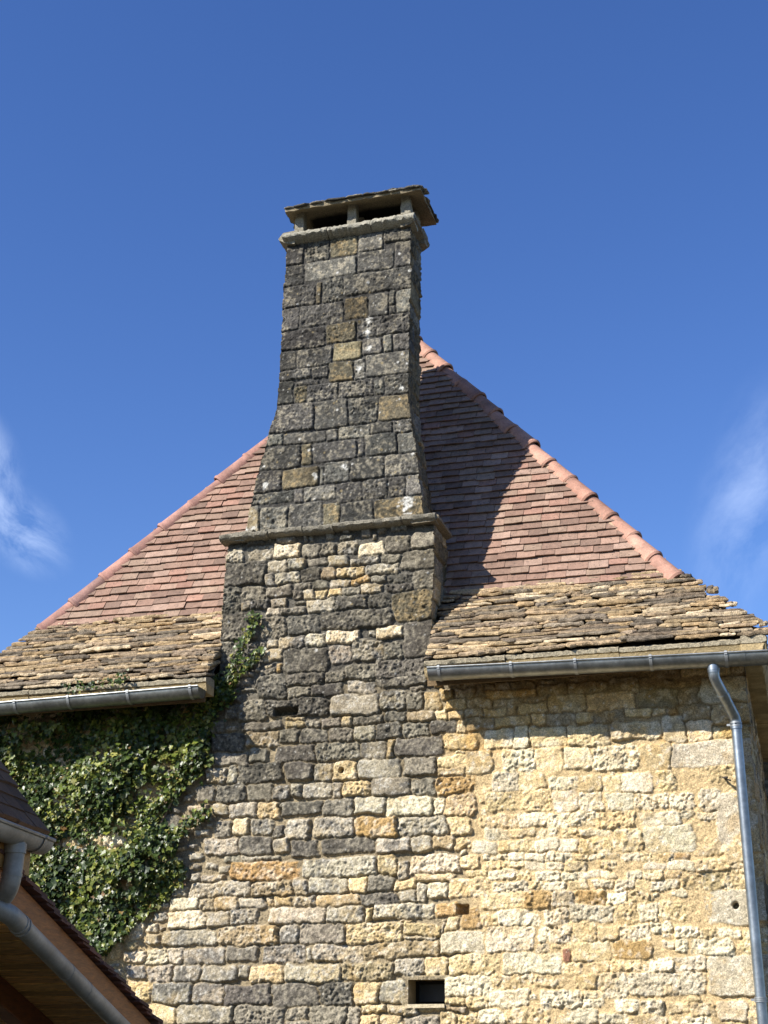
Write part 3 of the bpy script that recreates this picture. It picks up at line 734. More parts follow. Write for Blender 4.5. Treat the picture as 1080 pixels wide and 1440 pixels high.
def build_front_relief():
    r = Relief(-8.0, -0.2, -0.05, 4.90, .0062, 3)
    for (a, b, c, d, k) in TRACED:
        if b < 5.0:
            x1 = c
            if k in 'q' and c > -.75: x1 = -.15
            elif c > -.5: x1 = -.15
            r.add(a, b, x1, d, k)
    r.occ[r.sl(*WIN, .02)] = True
    pk = pick_main(r.rng)
    r.add(-.62, 3.20, -.15, 3.62, 'q'); r.add(-.60, 3.05, -.15, 3.19, 'y')
    r.add(-.42, 2.66, -.15, 2.9, 'q')
    r.courses(-8.0, -0.05, -.15, 4.9, (.10, .19), (.14, .46), pk, .0)
    r.darts(9000, (.09, .24), (.05, .10), pk, .004)
    r.darts(16000, (.04, .13), (.022, .06), pk, .002)
    r.occ[r.sl(*WIN, .02)] = False
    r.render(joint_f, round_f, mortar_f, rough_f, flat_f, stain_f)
    x0, z0, x1, z1 = WIN
    sl = r.sl(x0 - .045, z0 - .03, x1 + .045, z1 + .03)
    r.H[sl] = np.maximum(r.H[sl], -.006 + (fbm(r.U[sl], r.Z[sl], .04, 61, 3) - .5) * .02)
    for p, a, b in HOLES:
        r.hole(p.x, p.z, a, b)
    r.sprinkle(1500, (-5.6, 2.0, -2.4, 4.8), (.003, .009), (.48, .46, .40), 5)
    r.sprinkle(500, (-2.6, 2.0, -.3, 4.6), (.004, .012), (.62, .58, .48), 6)
    return r


def build_chimney_relief():
    r = Relief(-5.25, -2.80, 4.55, 9.62, .0062, 5)
    for (a, b, c, d, k) in TRACED:
        zc = (b + d) / 2
        if zc < 4.5: continue
        lo, hi = (stk_l(zc), stk_r(zc)) if zc > Z_LEDGE else (BR_L(zc), BR_R(zc))
        if a < lo + .04: a = lo - .15
        if c > hi - .04 and zc > 4.95: c = hi + .15
        r.add(a, b, c, d, k)
    pk = pick_main(r.rng)
    r.courses(-5.25, 4.55, -2.8, 9.62, (.12, .2), (.2, .4), pk, .0)
    r.darts(2500, (.08, .2), (.05, .10), pk, .003)
    r.darts(6000, (.03, .10), (.025, .06), pk, .002)
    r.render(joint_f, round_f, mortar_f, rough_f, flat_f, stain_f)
    r.lichen([(at(*p).x, at(*p).z, q) for p, q in LICHEN])
    r.sprinkle(700, (-5.1, 4.6, -2.9, 9.5), (.003, .009), (.40, .39, .35), 8)
    r.sprinkle(60, (-5.1, 4.6, -2.9, 9.5), (.01, .02), (.50, .49, .45), 18)
    r.sprinkle(160, (-4.8, 5.4, -2.9, 9.0), (.006, .016), (.26, .20, .10), 9)
    return r


def build_side_relief(w, z0, z1, res, seed, pal, hr, wr, flat=.7, joint=.02, mort=(.14, .115, .075)):
    r = Relief(-.1, w, z0, z1, res, seed)
    r.courses(-.1, z0, w, z1, hr, wr, lambda x, z: r.rng.choice(pal), .3)
    one = lambda v: (lambda u, z: np.full(u.shape, v, dtype=np.float32))
    r.render(one(joint), one(.016), lambda u, z: np.broadcast_to(np.array(mort), u.shape + (3,)) + 0.0, one(.7), one(flat))
    return r


def ring(zs, L, R, D, tf, ts, rel_f, rel_s, hole=None, y0=0.0, top=True):
    """a closed upright shell whose four faces carry a relief; returns verts, quads, colours"""
    nf, ns = len(tf) - 1, len(ts) - 1
    ncol = 2 * nf + 2 * ns
    verts = np.zeros((len(zs), ncol, 3), dtype=np.float32)
    disp = np.zeros_like(verts)
    cols = np.zeros_like(verts)
    z = np.asarray(zs)[:, None]
    Lz, Rz, Dz = L(zs)[:, None], R(zs)[:, None], D(zs)[:, None]
    faces = [(0, nf, tf, 'f'), (nf, nf + ns, ts, 'r'), (nf + ns, 2 * nf + ns, tf, 'b'), (2 * nf + ns, ncol, ts, 'l')]
    cnt = np.zeros((1, ncol, 1), dtype=np.float32)
    for c0, c1, t, k in faces:
        idx = np.arange(c0, c1 + 1) % ncol
        tt = np.asarray(t)[None, :]
        if k == 'f':
            X, Y, n = Lz + (Rz - Lz) * tt, 0 * z + 0 * tt, (0, -1, 0)
            h, c = rel_f.sample(X, z + 0 * tt)
        elif k == 'r':
            X, Y, n = Rz + 0 * tt, Dz * tt, (1, 0, 0)
            h, c = rel_s.sample(Y, z + 0 * tt)
        elif k == 'b':
            X, Y, n = Rz + (Lz - Rz) * tt, Dz + 0 * tt, (0, 1, 0)
            h, c = rel_s.sample(X - Lz, z + 0 * tt)
        else:
            X, Y, n = Lz + 0 * tt, Dz * (1 - tt), (-1, 0, 0)
            h, c = rel_s.sample(Y, z + 0 * tt)
        verts[:, idx, 0], verts[:, idx, 1], verts[:, idx, 2] = X, Y + y0, z + 0 * tt
        disp[:, idx] += h[..., None] * np.array(n, dtype=np.float32)
        cols[:, idx] += c
        cnt[:, idx] += 1
    cols /= cnt
    verts += disp
    nz = len(zs)
    j, i = np.meshgrid(np.arange(nz - 1), np.arange(ncol), indexing='ij')
    i2 = (i + 1) % ncol
    q = np.stack([j * ncol + i, j * ncol + i2, (j + 1) * ncol + i2, (j + 1) * ncol + i], -1)
    if hole is not None:
        cx = (verts[:-1, :, 0] + np.roll(verts[1:, :, 0], -1, 1)) / 2
        cz = (np.asarray(zs)[:-1] + np.asarray(zs)[1:])[:, None] / 2 + 0 * cx
        bad = (cx > hole[0]) & (cx < hole[2]) & (cz > hole[1]) & (cz < hole[3])
        bad[:, nf:] = False
        q = q[~bad]
    q = q.reshape(-1, 4)
    return verts.reshape(-1, 3), q, cols.reshape(-1, 3), ncol


FRONT = build_front_relief()
CHIM = build_chimney_relief()
SIDE_W = build_side_relief(7.5, -.05, 4.9, .012, 11, 'tytbotg', (.14, .26), (.25, .6), .45, .025, (.3, .22, .12))
SIDE_C = build_side_relief(1.5, 4.5, 9.7, .008, 12, 'tbtbgy', (.12, .25), (.18, .5), .6, .022, (.16, .125, .075))

# ------------------------------------------------------------------ the stone house
APEX = V((-3.822, 2.056, 9.468))
PB_R, PB_L = V((-0.80, 0.43, 5.636)), V((-7.196, 0.445, 5.67))
EV_R, EV_L = V((-0.10, -0.33, 4.83)), V((-7.74, -0.33, 4.83))
house = empty('stone_house', (-3.8, 2.0, 0))
tag(house, 'old limestone house with steep clay tiled hipped roof and tall blackened chimney', 'house')
DEPTH = 2 * APEX.y


def build_wall():
    zf = np.concatenate([np.arange(0, 1.7, .035), np.arange(1.7, WALL_TOP + .001, .0075)])
    wid = WALL_R - WALL_L
    tf = np.concatenate([np.arange(0, .30, .03), np.arange(.30, wid - .0038, .0075), [wid]]) / wid
    ts = np.concatenate([[0, .004, .012, .022], np.arange(.04, DEPTH, .03), [DEPTH]]) / DEPTH
    one = lambda v: (lambda zs: np.full(len(zs), v))
    v, q, c, _ = ring(zf, one(WALL_L), one(WALL_R), one(DEPTH), tf, ts, FRONT, SIDE_W, WIN)
    o = link('wall', np_mesh('wall', v, q, c), M_STONE, house, True)
    o['label'] = 'rubble stone wall, blackened under the chimney and cream to the right'
    # window opening: reveal, lintel soffit, sill and a dark casement set deep in it
    x0, z0, x1, z1 = WIN
    mb = MB()
    D = .27
    t, tan = .03, (.27, .21, .12)
    mb.box((x0 - t, .022, z0 - t), (t, 0, 0), (0, D + .1, 0), (0, 0, z1 - z0 + 2 * t), tan)
    mb.box((x1, .022, z0 - t), (t, 0, 0), (0, D + .1, 0), (0, 0, z1 - z0 + 2 * t), tan)
    mb.box((x0, .022, z1), (x1 - x0, 0, 0), (0, D + .1, 0), (0, 0, t), (.22, .17, .10))
    mb.box((x0, -.012, z0 - t), (x1 - x0, 0, 0), (0, D + .11, 0), (0, 0, t), (.5, .42, .28))
    win = mb.build('window', M_PALE, house)
    fr = MB()
    f = .028
    for bx in ((x0, z0, x0 + f, z1), (x1 - f, z0, x1, z1), (x0 + f, z0, x1 - f, z0 + f), (x0 + f, z1 - f, x1 - f, z1)):
        fr.box((bx[0] + .001, D, bx[1] + .001), (bx[2] - bx[0] - .002, 0, 0), (0, .03, 0), (0, 0, bx[3] - bx[1] - .002), (.03, .025, .02))
    fr.build('frame', M_DARK, win)
    pn = MB()
    pn.box((x0 + f, D + .012, z0 + f), (x1 - x0 - 2 * f, 0, 0), (0, .006, 0), (0, 0, z1 - z0 - 2 * f))
    g, nt, p = new_mat('dark_glass')
    p.inputs['Base Color'].default_value = (.006, .007, .007, 1)
    p.inputs['Roughness'].default_value = .5
    pn.build('pane', g, win)
    bk = MB()
    bk.box((x0 - .03, D + .1, z0 - .03), (x1 - x0 + .06, 0, 0), (0, .02, 0), (0, 0, z1 - z0 + .06))
    bk.build('dark_backing', M_DARK, win)  # near-black panel standing in for the unlit room


build_wall()


def rough_prism(mb, x0, x1, sec, nx, seed, amp, col, cuts=(), xdir=V((1, 0, 0)), org=V((0, 0, 0)), out=V((0, -1, 0))):
    """a long stone moulding: section `sec` (list of (outward, z)) swept along xdir, roughened; cuts = joints"""
    rng = random.Random(seed)
    edges = [x0] + sorted(cuts) + [x1]
    for a, b in zip(edges[:-1], edges[1:]):
        a2, b2 = a + (.003 if a != x0 else 0), b - (.003 if b != x1 else 0)
        n = max(int((b2 - a2) / nx), 2)
        dz, do = rng.uniform(-.006, .006), rng.uniform(-.008, .008)
        vs, fs, m = [], [], len(sec)
        k = 1 + rng.uniform(-.12, .12)
        for i in range(n + 1):
            t = a2 + (b2 - a2) * i / n
            for (o_, z_) in sec:
                e = amp * (1.6 if i in (0, n) else 1)
                vs.append(org + xdir * (t + (rng.uniform(-.002, .002))) + out * (o_ + do + rng.gauss(0, amp * .7)) + V((0, 0, z_ + dz + rng.gauss(0, e * .45))))
        for i in range(n):
            for j in range(m):
                j2 = (j + 1) % m
                fs.append((i * m + j, (i + 1) * m + j, (i + 1) * m + j2, i * m + j2))
        fs.append(tuple(range(m)))
        fs.append(tuple(n * m + j for j in range(m - 1, -1, -1)))
        mb.add(vs, fs, tuple(c * k for c in col))


def build_chimney():
    base = WALL_TOP
    # breast
    zb = np.arange(base, Z_LEDGE + .001, .0075)
    dep = lambda zs: np.interp(zs, [4.7, 6.2], [.62, .50])
    n = 275
    tf = np.linspace(0, 1, n)
    ts = np.linspace(0, 1, 26)
    v1, q1, c1, nc1 = ring(zb, lambda z: BR_L(z), lambda z: BR_R(z), dep, tf, ts, CHIM, SIDE_C)
    zt = np.arange(Z_LEDGE, 9.60, .0075)
    dep2 = lambda zs: np.interp(zs, [6.2, 6.9, 7.5, 9.6], [.43, .40, .42, .42])
    ns = 210
    tf2 = np.linspace(0, 1, ns)
    ts2 = np.linspace(0, 1, 40)
    v2, q2, c2, nc2 = ring(zt, lambda z: stk_l(z), lambda z: stk_r(z), dep2, tf2, ts2, CHIM, SIDE_C)
    v = np.concatenate([v1, v2]); q = np.concatenate([q1, q2 + len(v1)]); c = np.concatenate([c1, c2])
    ch = link('chimney', np_mesh('chimney', v, q, c), M_STONE, house, True)
    ch['label'] = 'tall blackened stone chimney with flared shoulders'
    # ledge (string course) round the shoulder
    zl = at(460, 746).z
    sec = [(-.06, -.035), (.055, -.022), (.085, .0), (.088, .028), (.06, .042), (-.25, .075)]
    xa, xb = BR_L(6.2) - .045, BR_R(6.2) + .02
    mb = MB()
    cuts = [at(x, 748).x for x in (380, 428, 471, 529, 567)]
    rough_prism(mb, xa, xb, [(o, z + zl) for o, z in sec], .022, 3, .006, (.22, .20, .155), cuts)
    secs = [(-.20, -.035), (.0, -.022), (.055, .0), (.055, .028), (.03, .042), (-.3, .07)]
    rough_prism(mb, -.05, .50, [(o, z + zl) for o, z in secs], .03, 4, .004, (.20, .17, .12), (), V((0, 1, 0)), V((BR_R(6.2), 0, 0)), V((1, 0, 0)))
    rough_prism(mb, -.05, .50, [(o, z + zl) for o, z in secs], .03, 5, .004, (.20, .18, .14), (), V((0, 1, 0)), V((BR_L(6.2), 0, 0)), V((-1, 0, 0)))
    mb.build('ledge', M_STONE, ch, True)
    # shoulder slab behind the flared stack
    sb = MB()
    sb.box((BR_L(6.2) + .02, .05, zl - .02), (BR_R(6.2) - BR_L(6.2) - .04, 0, 0), (0, .45, 0), (0, 0, .05), (.12, .11, .09))
    sb.build('shoulder_slab', M_STONE, ch)
    # cornice under the cap
    zc0, zc1 = at(490, 326, -.07).z, at(490, 311, -.07).z
    zc = (zc0 + zc1) / 2
    hh = (zc1 - zc0) / 2
    sec = [(-.1, -hh - .02), (.0, -hh * .95), (.075, -hh * .45), (.09, -hh * .2), (.085, hh * .15), (.04, hh * .85), (.0, hh), (-.14, hh + .01)]
    xl, xr = at(398, 335, -.06).x, at(582, 303, -.06).x
    mb = MB()
    rough_prism(mb, xl, xr, [(o, z + zc) for o, z in sec], .02, 8, .008, (.27, .255, .205), [at(x, 315).x for x in (463, 523)])
    s2 = [(-.1, -hh - .02), (.0, -hh), (.07, -hh * .4), (.075, .0), (.03, hh), (-.14, hh + .01)]
    rough_prism(mb, -.04, .50, [(o, z + zc) for o, z in s2], .03, 9, .004, (.19, .165, .12), (), V((0, 1, 0)), V((stk_r(9.5), 0, 0)), V((1, 0, 0)))
    rough_prism(mb, -.04, .50, [(o, z + zc) for o, z in s2], .03, 10, .004, (.22, .2, .15), (), V((0, 1, 0)), V((stk_l(9.5), 0, 0)), V((-1, 0, 0)))
    rough_prism(mb, stk_l(9.5) - .06, stk_r(9.5) + .06, [(o, z + zc) for o, z in s2], .04, 12, .004, (.2, .18, .14), (), V((1, 0, 0)), V((0, .42, 0)), V((0, 1, 0)))
    mb.build('cornice', M_STONE, ch, True)
    # flue floor: dark
    fl = MB()
    fl.box((stk_l(9.5) + .03, .03, 9.5), (stk_r(9.5) - stk_l(9.5) - .06, 0, 0), (0, .36, 0), (0, 0, .04))
    fl.build('flue', M_DARK, ch)
    # small stone posts carrying the cap: three in front, three behind
    ztop = zc + hh
    rng = random.Random(4)
    zcap = at(400, 303, -.06).z
    for (px, w) in ((422, .095), (495, .09), (571, .10)):
        for yy in (.0, .30):
            x = at(px, 300, -.0).x
            mb = MB()
            z = ztop - .02
            zend = zcap + .07
            vs, fs = [], []
            for k in range(6):
                t = k / 5
                ww = w * (1.12 - .2 * t) / 2
                for (sx, sy) in ((-1, 0), (1, 0), (1, 1), (-1, 1)):
                    vs.append((x + sx * ww + rng.gauss(0, .004), yy - .02 + sy * .11 + rng.gauss(0, .004), z + (zend - z) * t))
            for k in range(5):
                for j in range(4):
                    fs.append((k * 4 + j, k * 4 + (j + 1) % 4, k * 4 + 4 + (j + 1) % 4, k * 4 + 4 + j))
            fs += [(3, 2, 1, 0), (20, 21, 22, 23)]
            mb.add(vs, fs, (.24, .22, .17))
            mb.build('cap_post', M_STONE, ch, False, .006)
    # back and left lining between the posts
    ln = MB()
    ln.box((stk_l(9.5) + .16, .33, ztop - .02), (.42, 0, 0), (0, .05, 0), (0, 0, .14), (.22, .16, .09))
    ln.build('lining_stone', M_STONE, ch)
    bw = MB()  # added dark sheet that keeps the cap openings black
    bw.box((stk_l(9.5) + .02, .42, ztop - .05), (stk_r(9.5) - stk_l(9.5) - .04, 0, 0), (0, .05, 0), (0, 0, .24), (.03, .028, .025))
    bw.build('cap_backing', M_STONE, ch)
    # cap: a shallow hipped slab, pale mortar below, stone slates above
    zu = at(402, 300, -.12).z
    ca, cb = at(401, 296, -.15).x, at(591, 264, -.15).x
    ya, yb = -.15, .52
    mb = MB()
    nxx, nyy = 30, 10
    def capz(u, v):      # u, v in 0..1
        e = min(u, 1 - u, v * .55, (1 - v) * .55) * 2
        return zu + .26 * min(e * 1.6, .5)
    vs, fs, cs = [], [], []
    for lay in (0, 1):
        for j in range(nyy + 1):
            for i in range(nxx + 1):
                u, v = i / nxx, j / nyy
                z = capz(u, v) + (0.035 if lay else -.0) + rng.gauss(0, .004)
                if not lay:
                    z = zu + (capz(u, v) - zu) * .55 + rng.gauss(0, .003)
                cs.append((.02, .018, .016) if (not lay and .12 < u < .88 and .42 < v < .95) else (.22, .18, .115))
                vs.append((ca + (cb - ca) * u + rng.gauss(0, .003), ya + (yb - ya) * v + rng.gauss(0, .003), z))
    N = (nxx + 1) * (nyy + 1)
    id_ = lambda l, i, j: l * N + j * (nxx + 1) + i
    for j in range(nyy):
        for i in range(nxx):
            fs.append((id_(0, i, j), id_(0, i, j + 1), id_(0, i + 1, j + 1), id_(0, i + 1, j)))
            fs.append((id_(1, i, j), id_(1, i + 1, j), id_(1, i + 1, j + 1), id_(1, i, j + 1)))
    for i in range(nxx):
        fs.append((id_(0, i, 0), id_(0, i + 1, 0), id_(1, i + 1, 0), id_(1, i, 0)))
        fs.append((id_(0, i + 1, nyy), id_(0, i, nyy), id_(1, i, nyy), id_(1, i + 1, nyy)))
    for j in range(nyy):
        fs.append((id_(0, 0, j + 1), id_(0, 0, j), id_(1, 0, j), id_(1, 0, j + 1)))
        fs.append((id_(0, nxx, j), id_(0, nxx, j + 1), id_(1, nxx, j + 1), id_(1, nxx, j)))
    mb.add(vs, fs)
    mb.c = cs
    mb.build('cap_slab', M_STONE, ch, True)
    mb = MB()
    rng = random.Random(21)
    def slate(cx, cy, ang, w, l, z, tilt, t):
        slate_stone(mb, V((cx, cy, z)), V((math.cos(ang), math.sin(ang), 0)), V((-math.sin(ang), math.cos(ang), tilt)).normalized(), w, l, t, rng, cap_col(rng))
    def zat(x, y):
        return capz(min(max((x - ca) / (cb - ca), 0), 1), min(max((y - ya) / (yb - ya), 0), 1)) + .032
    for row in range(2):
        x = ca - .02
        while x < cb:
            w = rng.uniform(.10, .24)
            slate(min(x + w / 2, cb - .03), ya - .035 + row * .085 + rng.uniform(-.012, .012), 0, w, .2, zat(min(x + w / 2, cb - .03), ya + row * .085) + rng.uniform(-.004, .004) - .008, .3, rng.uniform(.016, .026))
            x += w * .93
    for sgn, xe, ang in ((1, cb, math.pi / 2), (-1, ca, -math.pi / 2)):
        for row in range(2):
            y = ya + .05
            while y < yb:
                w = rng.uniform(.10, .2)
                yy = min(y + w / 2, yb - .06)
                slate(xe + sgn * (.025 - row * .08), yy, ang, w, .14, zat(xe - sgn * row * .08, yy) - .012 + rng.uniform(0, .006), .15, rng.uniform(.018, .03))
                y += w * .93
    for row in range(3):
        x = ca
        while x < cb:
            w = rng.uniform(.12, .24)
            xx = min(x + w / 2, cb - .1)
            slate(xx, yb + .025 - row * .085, math.pi, w, .14, zat(xx, yb - row * .085), .25, .025)
            x += w * .95
    mb.build('cap_slates', M_LAUZE, ch)


def cap_col(rng):
    b = rng.choice([(.10, .095, .085), (.14, .13, .11), (.22, .20, .16), (.08, .078, .072), (.3, .28, .23)])
    k = rng.uniform(.8, 1.2)
    return tuple(c * k for c in b)


def slate_stone(mb, p, ax, ay, w, l, t, rng, col, n=None):
    """one thin split stone: front edge centred on p, width along ax, length back along ay"""
    az = ax.cross(ay).normalized()
    nf = max(4, int(w / .045))
    out = []
    for i in range(nf + 1):
        u = -1 + 2 * i / nf
        edge = (abs(u) ** 4) * rng.uniform(.01, .04)
        out.append((u * w / 2 + rng.uniform(-.006, .006), edge + rng.gauss(0, .008)))
    out += [(w / 2 * rng.uniform(.92, 1.0), l * .5), (w / 2 * .9, l), (-w / 2 * .9, l), (-w / 2 * rng.uniform(.92, 1.0), l * .5)]
    m = len(out)
    zt = [rng.gauss(0, t * .13) for _ in range(m)]
    vs = []
    for (k, inset) in ((0, .012), (.3, .0), (.72, .002), (1.0, .014)):
        for i, (a, b) in enumerate(out):
            s = 1 - inset / max(w / 2, .04)
            b2 = b + inset if i <= nf else b
            vs.append(p + ax * (a * s) + ay * b2 + az * (t * k + zt[i] + rng.gauss(0, t * .05)))
    fs = []
    for k in range(3):
        for i in range(m):
            i2 = (i + 1) % m
            fs.append((k * m + i, k * m + i2, (k + 1) * m + i2, (k + 1) * m + i))
    fs.append(tuple(range(m - 1, -1, -1)))
    fs.append(tuple(3 * m + i for i in range(m)))
    mb.add(vs, fs, col)


build_chimney()


# ------------------------------------------------------------------ roofs
def mir(p): return V((p.x, 2 * APEX.y - p.y, p.z))


CORN = [PB_L, PB_R, mir(PB_R), mir(PB_L)]
EAVE = [EV_L, EV_R, mir(EV_R), mir(EV_L)]
CLAY = [(.225, .140, .102), (.245, .156, .114), (.20, .124, .09), (.265, .174, .128), (.215, .146, .106), (.185, .118, .087), (.25, .144, .105), (.235, .164, .118), (.165, .108, .08), (.275, .186, .14)]
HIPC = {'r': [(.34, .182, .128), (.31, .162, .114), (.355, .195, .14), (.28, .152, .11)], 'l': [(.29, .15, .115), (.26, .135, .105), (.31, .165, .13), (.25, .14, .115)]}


def tile_face(mb, bl, br, ap, rng, expo=.093, tw=.182):
    ex = (br - bl).normalized()
    wid = (br - bl).length
    foot = bl + ex * (ap - bl).dot(ex)
    up = ap - foot
    sl = up.length
    up = up.normalized()
    nrm = ex.cross(up).normalized()
    af = (ap - bl).dot(ex)
    nrow = int(sl / expo)
    tilt = .012
    for r in range(-1, nrow):
        s0 = r * expo + rng.uniform(-.002, .002)
        s1 = s0 + expo * 1.75
        def lim(s):
            t = min(max(s / sl, 0), 1)
            return af * t + .03, wid + (af - wid) * t - .03
        x = -rng.uniform(0, tw)
        rowlift = rng.uniform(-.002, .002)
        while x < wid:
            w = tw * rng.uniform(.96, 1.04)
            a0, b0 = max(x, lim(s0)[0]), min(x + w - .0035, lim(s0)[1])
            a1, b1 = max(x, lim(s1)[0]), min(x + w - .0035, lim(s1)[1])
            if b0 - a0 > .015:
                if b1 - a1 < .004:
                    m = (max(a0, min(b0, (a1 + b1) / 2)))
                    a1, b1 = m - .002, m + .002
                dz = rng.gauss(0, .0028) + rowlift
                ds = rng.gauss(0, .0045) - (rng.uniform(.008, .022) if rng.random() < .02 else 0)
                tw_ = rng.gauss(0, .003)
                t = .014
                lo, hi = .038 + dz, .003 + dz
                k = math.exp(rng.gauss(0, .07))
                c = rng.choice(CLAY)
                c = tuple(q * k for q in c)
                sag = rng.uniform(-.002, .003)
                P = lambda xx, ss, hh: bl + ex * xx + up * ss + nrm * hh
                mA, mB_ = (a0 + b0) / 2, (a1 + b1) / 2
                vs = [P(a0, s0 + ds, lo - t), P(mA, s0 + ds - .001, lo - t + sag), P(b0, s0 + ds, lo - t + tw_), P(b1, s1, hi - t), P(mB_, s1, hi - t), P(a1, s1, hi - t),
                      P(a0, s0 + ds, lo), P(mA, s0 + ds - .001, lo + sag), P(b0, s0 + ds, lo + tw_), P(b1, s1, hi), P(mB_, s1, hi), P(a1, s1, hi)]
                fs = [(0, 5, 4, 1), (1, 4, 3, 2), (6, 7, 10, 11), (7, 8, 9, 10), (0, 1, 7, 6), (1, 2, 8, 7), (2, 3, 9, 8), (3, 4, 10, 9), (4, 5, 11, 10), (5, 0, 6, 11)]
                mb.add(vs, fs, c)
            x += w


def hip_tiles(a, b, n1, n2, pal, parent, rng, n):
    """half-round hip tiles from the foot a up to the apex b, each a mesh of its own"""
    ax = (b - a)
    Lh = ax.length
    ax.normalize()
    up = (n1 + n2).normalized()
    up = (up - ax * up.dot(ax)).normalized()
    sd = ax.cross(up).normalized()
    step = Lh / n
    for k in range(n):
        mb = MB()
        s0, s1 = k * step - .02, (k + 1) * step + .045
        r0, r1 = .108, .088
        t = .014
        N = 12
        dz = rng.gauss(0, .006); dy = rng.gauss(0, .008)
        vs, fs = [], []
        stn = [(s0, r0), (s0 + .022, r0 + .010), (s0 + .05, r0 - .001), ((s0 + s1) / 2, (r0 + r1) / 2), (s1, r1)]
        for (s, r) in stn:
            for rr in (r, r - t):
                for i in range(N + 1):
                    an = math.pi * (i / N) * 1.0
                    vs.append(a + ax * s + sd * (math.cos(an) * rr * .92 + dy) + up * (math.sin(an) * rr * .95 - .050 + dz))
        M = 2 * (N + 1)
        for q in range(len(stn) - 1):
            for i in range(N):
                o = q * M + i
                fs.append((o, o + 1, o + M + 1, o + M))
                o2 = o + N + 1
                fs.append((o2 + 1, o2, o2 + M, o2 + M + 1))
            fs.append((q * M, q * M + M, q * M + M + N + 1, q * M + N + 1))
            fs.append((q * M + N, q * M + N + N + 1, q * M + M + N + N + 1, q * M + M + N))
        for i in range(N):
            fs.append((i + 1, i, i + N + 1, i + N + 2))
            o = (len(stn) - 1) * M
            fs.append((o + i, o + i + 1, o + i + N + 2, o + i + N + 1))
        kk = math.exp(rng.gauss(0, .13))
        mb.add(vs, fs, tuple(c * kk for c in rng.choice(pal)))
        if k == 0:   # closed foot of the first tile
            cap = [a + ax * (s0 + .004) + sd * (math.cos(math.pi * i / N) * (r0 - .004) * .92) + up * (math.sin(math.pi * i / N) * (r0 - .004) * .95 - .050) for i in range(N + 1)]
            mb.add(cap, [tuple(range(N, -1, -1))], tuple(c * .95 for c in pal[0]))
        mb.build('hip_tile', M_HIP, parent, True)


def build_tile_roof():
    rng = random.Random(17)
    mb = MB()
    for i in range(4):
        tile_face(mb, CORN[i], CORN[(i + 1) % 4], APEX, rng)
    # roof deck below the tiles
    dn = V((0, 0, -.10))
    mb.add([p + dn for p in CORN] + [APEX + dn * 2], [(0, 1, 4), (1, 2, 4), (2, 3, 4), (3, 0, 4)], (.10, .07, .05))
    roof = mb.build('tile_roof', M_CLAY, house)
    roof['label'] = 'steep hipped roof of small brown pink flat clay tiles'
    # mortar bedding under the hip tiles
    nr = []
    for i in range(4):
        e1, e2 = CORN[(i + 1) % 4] - CORN[i], APEX - CORN[i]
        nr.append(e1.cross(e2).normalized())
    bed = MB()
    for i in range(4):
        a = CORN[i]
        up = (nr[i] + nr[i - 1]).normalized()
        dirv = (APEX - a).normalized()
        bed.tube([a + dirv * .05 - up * .065, APEX - up * .065], .083, 10, True, (.42, .30, .20))
    bed.build('hip_mortar', M_PALE, roof)
    hip_tiles(PB_R, APEX, nr[0], nr[1], HIPC['r'], roof, rng, 15)
    hip_tiles(PB_L, APEX, nr[3], nr[0], HIPC['l'], roof, rng, 13)
    hip_tiles(CORN[2], APEX, nr[1], nr[2], HIPC['r'], roof, rng, 15)
    hip_tiles(CORN[3], APEX, nr[2], nr[3], HIPC['l'], roof, rng, 13)
    kn = MB()
    kn.tube([APEX + V((0, 0, -.1)), APEX + V((0, 0, .06)), APEX + V((0, 0, .12))], [.13, .11, .02], 16, True, (.45, .22, .16))
    kn.build('apex_cap', M_HIP, roof, True)


build_tile_roof()

LZ = [(.40, .29, .175), (.47, .35, .205), (.33, .245, .155), (.25, .19, .13), (.54, .43, .28), (.18, .145, .105), (.37, .26, .14), (.29, .22, .14), (.44, .325, .185), (.21, .17, .12)]


